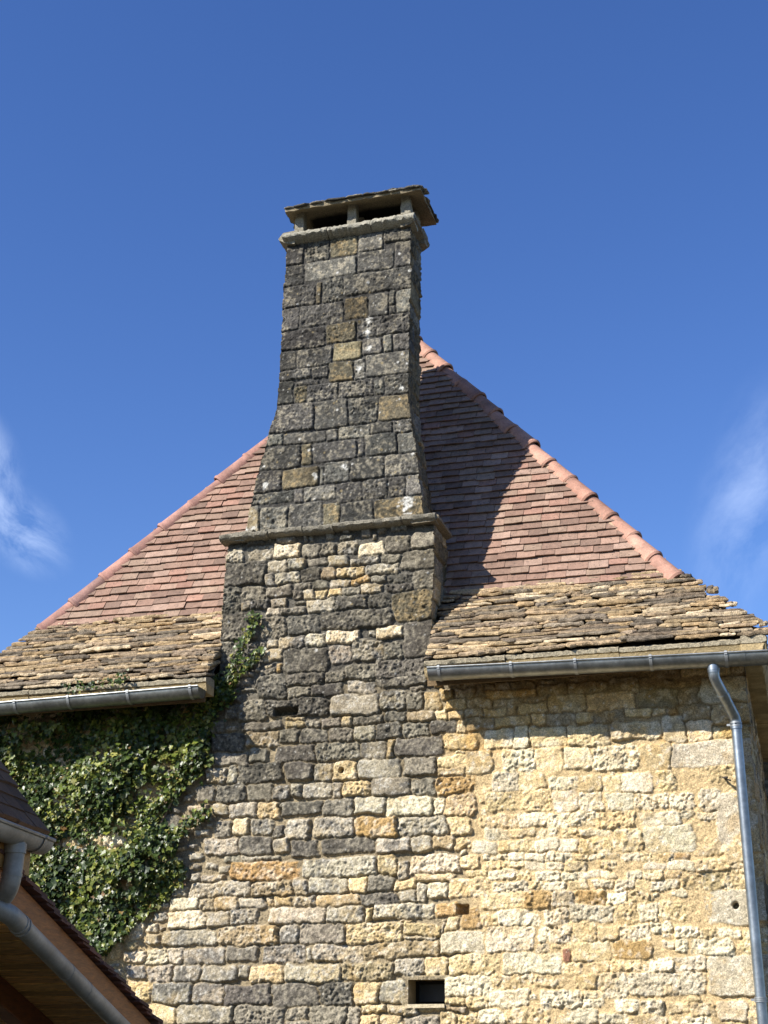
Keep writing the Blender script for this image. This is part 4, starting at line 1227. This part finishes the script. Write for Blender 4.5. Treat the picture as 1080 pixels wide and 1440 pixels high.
def lauze_face(mb, e0, e1, t1, t0, rng, gaps=(), nrow=23, over=.10):
    """courses of split stone from the eave e0-e1 up to t0-t1; gaps = x-intervals to leave out"""
    ex = (e1 - e0).normalized()
    up = (t0 - e0) - ex * (t0 - e0).dot(ex)
    sl = up.length
    up = up.normalized()
    nrm = ex.cross(up).normalized()
    hor = V((up.x, up.y, 0)).normalized()
    ay0 = (hor * math.cos(rad(20)) + V((0, 0, math.sin(rad(20))))).normalized()
    for r in range(nrow + 1):
        s0 = sl * (r - .05) / (nrow - .1)
        f = s0 / sl
        p0, p1 = e0.lerp(t0, f), e1.lerp(t1, f)
        wid = (p1 - p0).dot(ex)
        ov = over * (1 - .9 * f) if over > 0 else over
        x = -.06 - rng.uniform(0, .15)
        while x < wid + .06:
            w = rng.choice((rng.uniform(.12, .24), rng.uniform(.2, .4), rng.uniform(.34, .58)))
            a, b = max(x, -ov - rng.uniform(0, .04)), min(x + w, wid + ov + rng.uniform(0, .04))
            for g0, g1 in gaps:
                A0, B0 = (p0 + ex * a).x, (p0 + ex * b).x
                if A0 < g1 and B0 > g0:
                    if A0 < g0 - .05: b = a + (g0 - A0)
                    elif B0 > g1 + .05: a = b - (B0 - g1)
                    else: a = b
            if b - a > .05:
                t = rng.uniform(.022, .038)
                c = rng.choice(LZ)
                kk = math.exp(rng.gauss(0, .16))
                yaw = rng.gauss(0, .035)
                axx = (ex + ay0 * yaw).normalized()
                ay = (ay0 - ex * yaw + V((0, 0, rng.gauss(0, .06)))).normalized()
                base = p0 + ex * ((a + b) / 2) + nrm * (.018 + rng.gauss(0, .007)) + up * rng.gauss(0, .007)
                slate_stone(mb, base, axx, ay, (b - a) * 1.0, .26, t, rng, tuple(q * kk for q in c))
                if rng.random() < .3 and a > .2 and b < wid - .2:
                    slate_stone(mb, base + up * .03 + nrm * .012 + ex * rng.uniform(-.1, .1), axx, ay, (b - a) * .6, .22, t * .6, rng, tuple(q * kk * .9 for q in rng.choice(LZ)))
            x += w + .004


GAP = (-5.03, -2.985)


def build_lauze():
    rng = random.Random(29)
    mb = MB()
    for i in range(4):
        lauze_face(mb, EAVE[i], EAVE[(i + 1) % 4], CORN[(i + 1) % 4], CORN[i], rng, (GAP,) if i == 0 else (), 23, .08 if i % 2 == 0 else -.10)
    # deck under the stones
    for i in range(4):
        j = (i + 1) % 4
        dn = V((0, 0, -.06))
        ins = lambda p: p + (V((APEX.x, APEX.y, p.z)) - p).normalized() * .10
        if i == 0:
            for (xa, xb) in ((None, GAP[0]), (GAP[1], None)):
                A = ins(EAVE[0]) if xa is None else V((xa, ins(EAVE[0]).y, EAVE[0].z))
                B = ins(EAVE[1]) if xb is None else V((xb, ins(EAVE[0]).y, EAVE[0].z))
                Cc = CORN[1] if xb is None else V((xb, CORN[0].y, CORN[0].z))
                Dd = CORN[0] if xa is None else V((xa, CORN[1].y, CORN[1].z))
                mb.add([p + dn for p in (A, B, Cc, Dd)], [(0, 1, 2, 3)], (.10, .08, .06))
        else:
            mb.add([p + dn for p in (ins(EAVE[i]), ins(EAVE[j]), CORN[j], CORN[i])], [(0, 1, 2, 3)], (.10, .08, .06))
    o = mb.build('stone_slate_roof', M_LAUZE, house)
    o['label'] = 'flared lower roof skirt of rough split limestone slates'
    # eave course: rough slab over a smooth tan moulding, right and left of the chimney and round the house
    rngc = random.Random(3)
    def run(x0, x1, org, xd, out):
        mb2 = MB()
        cuts = []
        x = x0 + rngc.uniform(.6, 1.1)
        while x < x1 - .4:
            cuts.append(x); x += rngc.uniform(.7, 1.2)
        rough_prism(mb2, x0, x1, [(-.20, -.002), (-.03, -.004), (.0, .008), (.005, .04), (-.02, .055), (-.11, .075), (-.2, .06)], .02, rngc.randint(0, 999), .005, (.29, .25, .175), cuts, xd, org, out)
        a = mb2.build('eave_slab', M_STONE, o, True)
        mb2 = MB()
        rough_prism(mb2, x0, x1, [(-.20, -.088), (-.05, -.088), (-.03, -.070), (-.022, -.035), (-.008, -.006), (-.20, -.006)], .06, rngc.randint(0, 999), .0012, (.42, .32, .17), cuts, xd, org, out)
        mb2.build('eave_moulding', M_PALE, o, True)
        if out.y < -.5:  # board added to block sun between moulding and gutter
            fb = MB()
            fb.box(org + xd * (x0 + .02) + V((0, .04, -.165)), xd * (x1 - x0 - .04), V((0, .018, 0)), V((0, 0, .078)), (.16, .11, .06))
            fb.build('fascia', M_PALE, o)
    z = EV_R.z - .055
    run(GAP[1], EV_R.x, V((0, EV_R.y, z)), V((1, 0, 0)), V((0, -1, 0)))
    run(EV_L.x, GAP[0], V((0, EV_R.y, z)), V((1, 0, 0)), V((0, -1, 0)))
    yb = 2 * APEX.y - EV_R.y
    run(EV_R.y, yb, V((EV_R.x, 0, z)), V((0, 1, 0)), V((1, 0, 0)))
    run(EV_R.y, yb, V((EV_L.x, 0, z)), V((0, 1, 0)), V((-1, 0, 0)))
    run(EV_L.x, EV_R.x, V((0, yb, z)), V((1, 0, 0)), V((0, 1, 0)))


build_lauze()


# ------------------------------------------------------------------ gutters and downpipe
def half_round(mb, pts, r, t=.004, n=14, close=(True, True), out=V((0, -1, 0))):
    """open half-round gutter along pts with a rolled front bead on the `out` side"""
    pts = [V(p) for p in pts]
    rings = []
    for p in pts:
        pr = []
        for rr in (r, r - t):
            for i in range(n + 1):
                a = math.pi * i / n
                pr.append(p + out * (math.cos(a) * rr) + V((0, 0, -math.sin(a) * rr)))
        rings.append(pr)
    M = 2 * (n + 1)
    vs = [q for rg in rings for q in rg]
    fs = []
    for k in range(len(pts) - 1):
        for i in range(n):
            o = k * M + i
            fs.append((o, o + M, o + M + 1, o + 1))
            o2 = o + n + 1
            fs.append((o2, o2 + 1, o2 + M + 1, o2 + M))
    for e, k in ((close[0], 0), (close[1], len(pts) - 1)):
        if e:
            fs.append(tuple(k * M + i for i in range(n + 1)))
    mb.add(vs, fs)
    mb.tube([p + out * (r + .002) + V((0, 0, .003)) for p in pts], .009, 8)


def gutter(pa, pb, r, brackets, seams, close):
    mb = MB()
    n = 24
    half_round(mb, [pa.lerp(pb, k / n) for k in range(n + 1)], r, close=close)
    for x in seams:
        p = pa.lerp(pb, x)
        d = (pb - pa).normalized()
        half_round(mb, [p - d * .012, p + d * .012], r + .0035, close=(False, False))
    g = mb.build('gutter', M_ZINC, house, True)
    for x in brackets:
        t = (x - pa.x) / (pb.x - pa.x)
        if not 0 <= t <= 1: continue
        p = pa.lerp(pb, t)
        b = MB()
        d = V((1, 0, 0))
        half_round(b, [p - d * .013, p + d * .013], r + .006, close=(False, False))
        b.box(p + V((-.011, r + .001, -.01)), (.022, 0, 0), (0, .012, 0), (0, 0, .05))
        b.box(p + V((-.011, -r - .012, -.012)), (.022, 0, 0), (0, .008, 0), (0, 0, .03))
        b.build('bracket', M_GALV, g, True)
    return g


GR = .091
GY = -.405
M_GALV = col_material('galvanised_strap', 0.5, ((20, 0.15),), ((30, 0.001),), 0.5, 0.7, base=(0.3, 0.31, 0.31))
M_PIPE = col_material('zinc_pipe', 0.4, ((3, 0.22), (26, 0.16)), ((14, 0.0015),), 0.5, 0.9, base=(0.25, 0.275, 0.295))
gR0 = at(604, 943, GY); gR1 = at(1004, 924, GY)
dz = (gR1.z - gR0.z) / (gR1.x - gR0.x)
gR2 = V((.06, GY, gR1.z + dz * .3))
gr = gutter(V((gR0.x, GY, gR0.z)), gR2, GR, [at(x, 940, GY).x for x in (620, 721, 811, 917, 1023)], [(at(1047, 930, GY).x - gR0.x) / (gR2.x - gR0.x)], (True, True))
gr['label'] = 'long zinc gutter under the right hand eave'
gL1 = at(284, 968, GY); gL0 = at(0, 992, GY)
gL = V((-7.85, GY, gL0.z + (gL0.z - gL1.z) / (gL1.x - gL0.x) * .85))
gl = gutter(gL, V((gL1.x, GY, gL1.z)), GR, [at(x, 980, GY).x for x in (28, 102, 185, 272)] + [-7.6], [], (True, True))
gl['label'] = 'zinc gutter under the left hand eave above the ivy'


def build_downpipe():
    r = .044
    px = -.400
    o = at(1003, 938, GY)
    top = V((o.x, GY, gR1.z - GR + .012))
    path = [top, top + V((0, 0, -.05)), top + V((.006, .02, -.10)), V((o.x + .05, GY + .11, top.z - .20)), V((px - .03, -.16, top.z - .305)), V((px - .002, -.10, top.z - .37)), V((px, -.095, top.z - .44))]
    mb = MB()
    pts = spline(path, 7)
    mb.tube(pts, r, 20)
    k = 20
    for kk in (5, 21, 38):
        mb.tube([pts[kk], pts[kk + 1], pts[kk + 2]], r + .0035, 20)
    mb.tube([top + V((0, 0, .01)), top + V((0, 0, -.035))], r + .006, 20)
    z1 = path[-1].z + .03
    straight = MB()
    straight.tube([V((px, -.095, z1)), V((px, -.095, 1.9)), V((px, -.095, .05))], r - .002, 20)
    straight.tube([V((px, -.095, z1 - .0)), V((px, -.095, z1 - .05))], r + .004, 20)
    dp = straight.build('downpipe', M_PIPE, house, True)
    mb.build('elbow', M_PIPE, dp, True)
    for z in (at(1035, 1019, -.095).z, at(1070, 1406, -.095).z, .5):
        c = MB()
        for dz_ in (-.013, .013):
            c.tube([V((px, -.095, z + dz_ - .005)), V((px, -.095, z + dz_ + .005))], r + .006, 20)
        c.tube([V((px, -.095, z - .004)), V((px, -.095, z + .004))], r + .004, 20)
        c.box((px - .075, -.10, z - .008), (.03, 0, 0), (0, .01, 0), (0, 0, .016))
        c.box((px - .008, -.052, z - .008), (.016, 0, 0), (0, .06, 0), (0, 0, .016))
        c.build('clamp', M_GALV, dp, True)


build_downpipe()


def build_hook():
    p = at(1020, 1096)
    mb = MB()
    mb.tube([p + V((0, .03, 0)), p + V((0, -.07, .005)), p + V((.02, -.085, .0))], .008, 8)
    mb.tube([p + V((-.02, -.03, .012)), p + V((.045, -.05, -.02))], .006, 8)
    mb.build('wall_hook', M_IRON, house, True)


build_hook()


# ------------------------------------------------------------------ ivy
def inside(poly, x, y):
    c = False
    n = len(poly)
    for i in range(n):
        x1, y1 = poly[i]; x2, y2 = poly[i - 1]
        if (y1 > y) != (y2 > y) and x < (x2 - x1) * (y - y1) / (y2 - y1) + x1:
            c = not c
    return c


IVY_MAIN = [(-70, 1010), (0, 1002), (70, 985), (120, 992), (190, 975), (262, 962), (300, 950), (325, 955), (330, 985), (300, 1005), (292, 1045), (290, 1075), (268, 1095), (255, 1120),
            (232, 1150), (262, 1168), (248, 1198), (258, 1212), (262, 1240), (240, 1258), (216, 1282), (192, 1298), (170, 1325), (148, 1345), (118, 1335), (80, 1330), (0, 1330), (-70, 1300)]
IVY_STRANDS = [([(250, 1062), (288, 1075), (300, 1062)], 9), ([(180, 1180), (215, 1140), (255, 1100), (285, 1085)], 13), ([(170, 1215), (225, 1185), (265, 1160), (298, 1137)], 13),
               ([(190, 1262), (235, 1232), (262, 1222)], 10), ([(296, 1000), (316, 965), (335, 930), (350, 895), (364, 862)], 10), ([(318, 985), (338, 950), (356, 928), (372, 912)], 8),
               ([(290, 1010), (310, 975), (330, 960)], 20), ([(286, 985), (292, 1010), (284, 1060)], 16)]
IVY_EAVE = [([(95, 965), (130, 962), (160, 958), (178, 950)], 8)]
IVY_GAPS = [((55, 1050), 20, 9), ((148, 1062), 16, 9), ((232, 1078), 18, 10), ((212, 1112), 20, 9), ((185, 1158), 24, 12), ((165, 1182), 30, 10), ((245, 1150), 14, 10), ((98, 1185), 14, 8), ((180, 1245), 15, 9), ((215, 1212), 10, 8), ((62, 1010), 30, 10), ((20, 1028), 22, 9), ((90, 1125), 12, 7)]


def build_ivy():
    rng = random.Random(99)
    root = empty('ivy', (-6.2, -.05, 2.2))
    tag(root, 'dark glossy ivy climbing the wall under the left eave and up the chimney shoulder', 'climbing plant')
    lobes = [(0, 0), (.30, -.12), (.52, .06), (.40, .30), (.50, .58), (.22, .56), (0, 1.0), (-.22, .56), (-.50, .58), (-.40, .30), (-.52, .06), (-.30, -.12)]
    mb = MB()
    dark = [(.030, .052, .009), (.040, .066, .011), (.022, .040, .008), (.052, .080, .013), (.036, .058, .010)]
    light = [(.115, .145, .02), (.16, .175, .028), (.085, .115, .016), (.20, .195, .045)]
    brown = [(.16, .09, .03), (.2, .13, .04)]
    def leaf(p, sz, lightness):
        n = V((rng.gauss(0, .55), -1.0, rng.gauss(.45, .5))).normalized()
        down = V((rng.gauss(0, .6), 0, -1))
        down = (down - n * down.dot(n)).normalized()
        sd = down.cross(n).normalized()
        fold = rng.uniform(.05, .35)
        curl = rng.uniform(-.25, .35)
        vs = [p + n * .0 + down * (.32 * sz)]
        for (a, b) in lobes:
            a2, b2 = a * rng.uniform(.9, 1.1), b * rng.uniform(.94, 1.06)
            vs.append(p + sd * (a2 * sz) + down * (b2 * sz) + n * (abs(a2) * fold * sz - curl * (b2 - .3) ** 2 * sz))
        fs = [(0, i + 1, (i + 1) % 12 + 1) for i in range(12)]
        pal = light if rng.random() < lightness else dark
        if rng.random() < .012: pal = brown
        k = math.exp(rng.gauss(0, .2))
        mb.add(vs, fs, tuple(c * k for c in rng.choice(pal)))
    def dens(x, y):
        d = 1.0
        for (cx, cy), rx, ry in IVY_GAPS:
            q = ((x - cx) / rx) ** 2 + ((y - cy) / ry) ** 2
            if q < 1: d *= .12
            elif q < 1.6: d *= .5
        return d
    cnt = 0
    while cnt < 13500:
        x, y = rng.uniform(-70, 332), rng.uniform(950, 1348)
        if not inside(IVY_MAIN, x, y) or at(x, y).x < WALL_L + .06: continue
        big = math.sin(x * .045 + 1.3 * math.sin(y * .03)) + math.sin(y * .05 + x * .02)
        if rng.random() > dens(x, y) * (.80 + .22 * big): 
            continue
        thick = .02 + .17 * rng.random() ** 1.6 * (1 if 20 < x < 250 else .6) * (.6 + .4 * big)
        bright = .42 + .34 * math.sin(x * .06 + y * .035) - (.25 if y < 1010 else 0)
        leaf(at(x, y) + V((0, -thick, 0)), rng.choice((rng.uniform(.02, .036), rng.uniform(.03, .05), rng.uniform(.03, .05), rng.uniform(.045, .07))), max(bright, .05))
        cnt += 1
    for pl, wid in IVY_STRANDS:
        pts = [V((q[0], q[1], 0)) for q in pl]
        sp = spline(pts, 8)
        for k in range(len(sp) - 1):
            seg = (sp[k + 1] - sp[k])
            for _ in range(int(seg.length * wid * .145) + 1):
                q = sp[k] + seg * rng.random()
                nn = V((-seg.y, seg.x, 0)).normalized()
                q = q + nn * rng.gauss(0, wid * .42)
                leaf(at(q.x, q.y) + V((0, -.015 - .07 * rng.random() ** 1.5, 0)), rng.uniform(.024, .05), .55)
    for pl, wid in IVY_EAVE:
        sp = spline([V((q[0], q[1], 0)) for q in pl], 8)
        for k in range(len(sp) - 1):
            for _ in range(4):
                q = sp[k]
                leaf(at(q.x + rng.gauss(0, 4), q.y + rng.gauss(0, wid * .6), -.37) + V((0, -.02, 0)), rng.uniform(.022, .04), .4)
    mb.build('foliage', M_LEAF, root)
    st = MB()
    barkm = col_material('ivy_stem', .9, ((40, .3),), ((90, .003),), .2, base=(.16, .115, .07))
    stems = [[(150, 1440), (150, 1345), (165, 1250), (200, 1180), (260, 1100), (285, 1080)], [(60, 1400), (70, 1250), (110, 1120), (170, 1030), (240, 985)], [(100, 1400), (120, 1270), (180, 1220), (265, 1160), (296, 1138)],
             [(20, 1400), (20, 1250), (50, 1120), (60, 1010)], [(210, 1200), (270, 1070), (300, 1000), (330, 940), (350, 895), (364, 864)], [(312, 985), (338, 950), (370, 914)], [(150, 1300), (235, 1232), (260, 1222)], [(255, 1030), (272, 1042), (283, 1040)]]
    for s in stems:
        pts = [at(x, y) + V((rng.gauss(0, .01), -.012 - .012 * rng.random(), rng.gauss(0, .01))) for x, y in s]
        sp = spline(pts, 6)
        st.tube(sp, [.011 - .008 * i / len(sp) for i in range(len(sp))], 6)
    st.build('stem', barkm, root, True)


build_ivy()


# ------------------------------------------------------------------ neighbouring house, lower left
def build_neighbour():
    rng = random.Random(55)
    az = rad(8.8) - YAW
    e = V((math.sin(az), math.cos(az), 0))            # runs away from the camera
    r = V((math.cos(az), -math.sin(az), 0))           # to the right
    up = V((0, 0, 1))
    d = (e * math.cos(rad(15)) - up * math.sin(rad(15))).normalized()    # down the lower roof
    n = r.cross(d).normalized()
    if n.z < 0: n = -n
    P0 = at_depth(0, 1213, 6.0)                       # top edge of the barge board
    root = empty('neighbouring_house', V((P0.x - 1.5, P0.y, 0)))
    tag(root, 'brown tiled house corner with wooden eaves and zinc pipe at the lower left', 'house')
    Mw = wood_material('oiled_wood', (.38, .115, .018), (1.2, 1.2, 9))
    Ms = wood_material('soffit_wood', (.82, .46, .14), (1.2, 7, 7))
    S0, S1 = -1.2, 3.6
    # barge board
    mb = MB()
    mb.box(P0 + d * S0 - n * .165, d * (S1 - S0), -r * .032, n * .165)
    mb.build('bargeboard', Mw, root, False, .004)
    # soffit boards, one object: planks across the slope
    mb = MB()
    s = S0
    while s < S1:
        w = .105
        k = rng.uniform(.55, 1.2)
        mb.box(P0 + d * (s + .007) - n * .055 - r * .035, d * (w - .014), -r * 2.4, n * .022, (k, k * rng.uniform(.92, 1.0), k * .95))
        s += w
    mb.build('soffit', Ms, root, False, .003)
    mb = MB()
    mb.box(P0 + d * S0 - n * .032 - r * .036, d * (S1 - S0), -r * 2.4, n * .02, (.3, .3, .3))
    mb.build('roof_deck', Ms, root)
    # rafters under the boards
    for off in (.47, 1.05, 1.65):
        mb = MB()
        mb.box(P0 + d * S0 - n * .185 - r * (off + .09), d * (S1 - S0), r * .09, n * .125, (.5, .45, .4))
        mb.build('rafter', Mw, root, False, .006)
    # clay tiles over the verge
    mb = MB()
    cl = [(.155, .065, .042), (.13, .06, .042), (.18, .075, .05), (.11, .055, .042)]
    s = S0
    while s < S1:
        for j in range(15):
            w = .17
            x0 = .028 - j * w + rng.gauss(0, .002) + (rng.uniform(0, .02) if j == 0 else 0)
            k = rng.uniform(.8, 1.2)
            lift = .018 + rng.gauss(0, .002)
            o = P0 + d * (s + rng.gauss(0, .004)) + r * x0 + n * .001
            L = .17
            mb.add([o, o - r * (w - .003), o - r * (w - .003) + d * L + n * lift, o + d * L + n * lift,
                    o + n * .016, o - r * (w - .003) + n * .016, o - r * (w - .003) + d * L + n * (lift + .016), o + d * L + n * (lift + .016)],
                   [(0, 1, 2, 3), (7, 6, 5, 4), (0, 4, 5, 1), (1, 5, 6, 2), (2, 6, 7, 3), (3, 7, 4, 0)], tuple(c * k for c in rng.choice(cl)))
        s += .10
    mb.build('verge_tiles', M_CLAY, root)
    # upper roof: its eave runs along e, the slope rises to the left
    Q = at_depth(76, 1183, 6.25)                      # far end of the gutter, on its rim
    pr = rad(52)
    su = (-r * math.cos(pr) + up * math.sin(pr)).normalized()
    sn = (r * math.sin(pr) + up * math.cos(pr)).normalized()
    R0 = Q - r * .045 + up * .012 - e * .02
    mb = MB()
    row = 0
    while row < 26:
        y = 0.0
        while y < 3.4:
            w = .17
            k = rng.uniform(.75, 1.2)
            o = R0 + su * (row * .085 + rng.gauss(0, .003)) - e * (y + (.085 if row % 2 else 0) * 0 + (rng.uniform(0, .012) if y == 0 else 0)) + sn * (.02 + rng.gauss(0, .002))
            A = -e * (w - .003)
            B = su * .16 - sn * .016
            t = sn * .02
            mb.add([o, o + A, o + A + B, o + B, o + t, o + A + t, o + A + B + t, o + B + t],
                   [(0, 1, 2, 3), (7, 6, 5, 4), (0, 4, 5, 1), (1, 5, 6, 2), (2, 6, 7, 3), (3, 7, 4, 0)], tuple(c * k for c in rng.choice([(.12, .066, .036), (.095, .054, .03), (.14, .08, .046)])))
            y += w
        row += 1
    mb.add([R0, R0 - e * 3.4, R0 - e * 3.4 + su * 2.3, R0 + su * 2.3], [(0, 1, 2, 3)], (.05, .04, .03))
    mb.build('upper_roof', M_CLAY, root)
    # fascia and soffit board below the upper eave
    mb = MB()
    mb.box(R0 - r * .05 - up * .16 - e * 3.4, e * 3.4, -r * .03, up * .14, (.5, .45, .4))
    mb.box(R0 - r * .08 - up * .16 - e * 3.4, e * 3.4, -r * .7, up * .02, (.5, .45, .4))
    mb.build('fascia', Ms, root)
    # gutter of the upper eave
    gr_ = .058
    G1 = Q - r * gr_
    mb = MB()
    half_round(mb, [G1 - e * 3.4, G1 - e * 1.5, G1 - e * .1, G1], gr_, out=r, close=(True, True))
    half_round(mb, [G1 - e * .115, G1 - e * .09], gr_ + .005, out=r, close=(False, False))
    g = mb.build('gutter', M_ZINC_OLD, root, True)
    # swan neck and pipe along the barge board
    a0 = G1 - e * .28 - up * gr_
    m0 = P0 + d * .10 - n * .19 + r * .045
    path = [a0 + up * .02, a0 - up * .06, a0 - up * .16 - r * .01, a0.lerp(m0, .72) - up * .02 - r * .05, m0 - d * .10 - r * .06 + up * .015, m0, m0 + d * .12]
    mb = MB()
    pts = spline(path, 8)
    mb.tube(pts, .041, 18)
    pipe = MB()
    pipe.tube([m0 + d * .06, m0 + d * 1.5, m0 + d * 3.4], .040, 18)
    for q in (.10, .135):
        pipe.tube([m0 + d * q, m0 + d * (q + .012)], .046, 18)
    for q in (.72, .98, 1.9):
        pipe.tube([m0 + d * q, m0 + d * (q + .006)], .0415, 18)
    dp = pipe.build('downpipe', M_ZINC_OLD, root, True)
    mb.tube([pts[12], pts[13]], .0435, 18)
    mb.tube([a0 + up * .01, a0 - up * .03], .047, 18)
    mb.build('swan_neck', M_ZINC_OLD, dp, True)
    # walls that carry it all, out of frame to the left
    mb = MB()
    A = P0 - r * 1.75 + d * S0
    mb.box(V((A.x, A.y, 0)), e * 4.2, -r * 2.0, up * (P0.z - .75), (.4, .33, .22))
    B = G1 - r * .75
    mb.box(V((B.x, B.y, 0)) - e * 3.4, e * 3.0, -r * 2.4, up * (B.z - .2), (.4, .33, .22))
    # gable ends under the upper roof
    for off in (.35, 3.3):
        p = R0 - e * off - r * .75
        hgt = math.tan(pr) * 1.45
        q = R0 - e * off - r * 2.2
        z0 = B.z - .2
        a1, a2 = V((p.x, p.y, z0)), V((q.x, q.y, z0))
        b1, b2 = V((p.x, p.y, R0.z + math.tan(pr) * .72)), V((q.x, q.y, R0.z + math.tan(pr) * 2.15))
        th = e * .2
        mb.add([a1, a2, b2, b1, a1 + th, a2 + th, b2 + th, b1 + th], [(0, 1, 2, 3), (7, 6, 5, 4), (0, 4, 5, 1), (1, 5, 6, 2), (2, 6, 7, 3), (3, 7, 4, 0)], (.4, .33, .22))
    mb.build('wall', M_PALE, root)


build_neighbour()


# ------------------------------------------------------------------ building beyond the right-hand corner
def build_barn():
    rng = random.Random(12)
    root = empty('stone_barn', (2.6, 7.2, 0))
    tag(root, 'shaded stone building just visible past the right hand corner of the house', 'building')
    rel = build_side_relief(5.2, -.05, 6.1, .02, 33, 'gtgtb', (.2, .32), (.3, .7), .4, .03, (.16, .13, .09))
    one = lambda v: (lambda zs: np.full(len(zs), v))
    v, q, c, _ = ring(np.arange(0, 5.6, .03), one(-1.6), one(3.4), one(4.5), np.linspace(0, 1, 120), np.linspace(0, 1, 120), rel, rel, None, 4.8)
    link('wall', np_mesh('wall', v, q, c), M_STONE, root, True)
    mb = MB()
    A, B = V((-1.75, 4.68, 5.57)), V((3.6, 4.68, 5.57))
    C_, D_ = V((3.6, 9.5, 5.57)), V((-1.75, 9.5, 5.57))
    ra, rb = V((.3, 7.1, 6.05)), V((1.6, 7.1, 6.05))
    mb.add([A, B, C_, D_, ra, rb], [(0, 1, 5, 4), (1, 2, 5), (2, 3, 4, 5), (3, 0, 4), (3, 2, 1, 0)], (.17, .10, .07))
    mb.build('roof', M_CLAY, root)


build_barn()
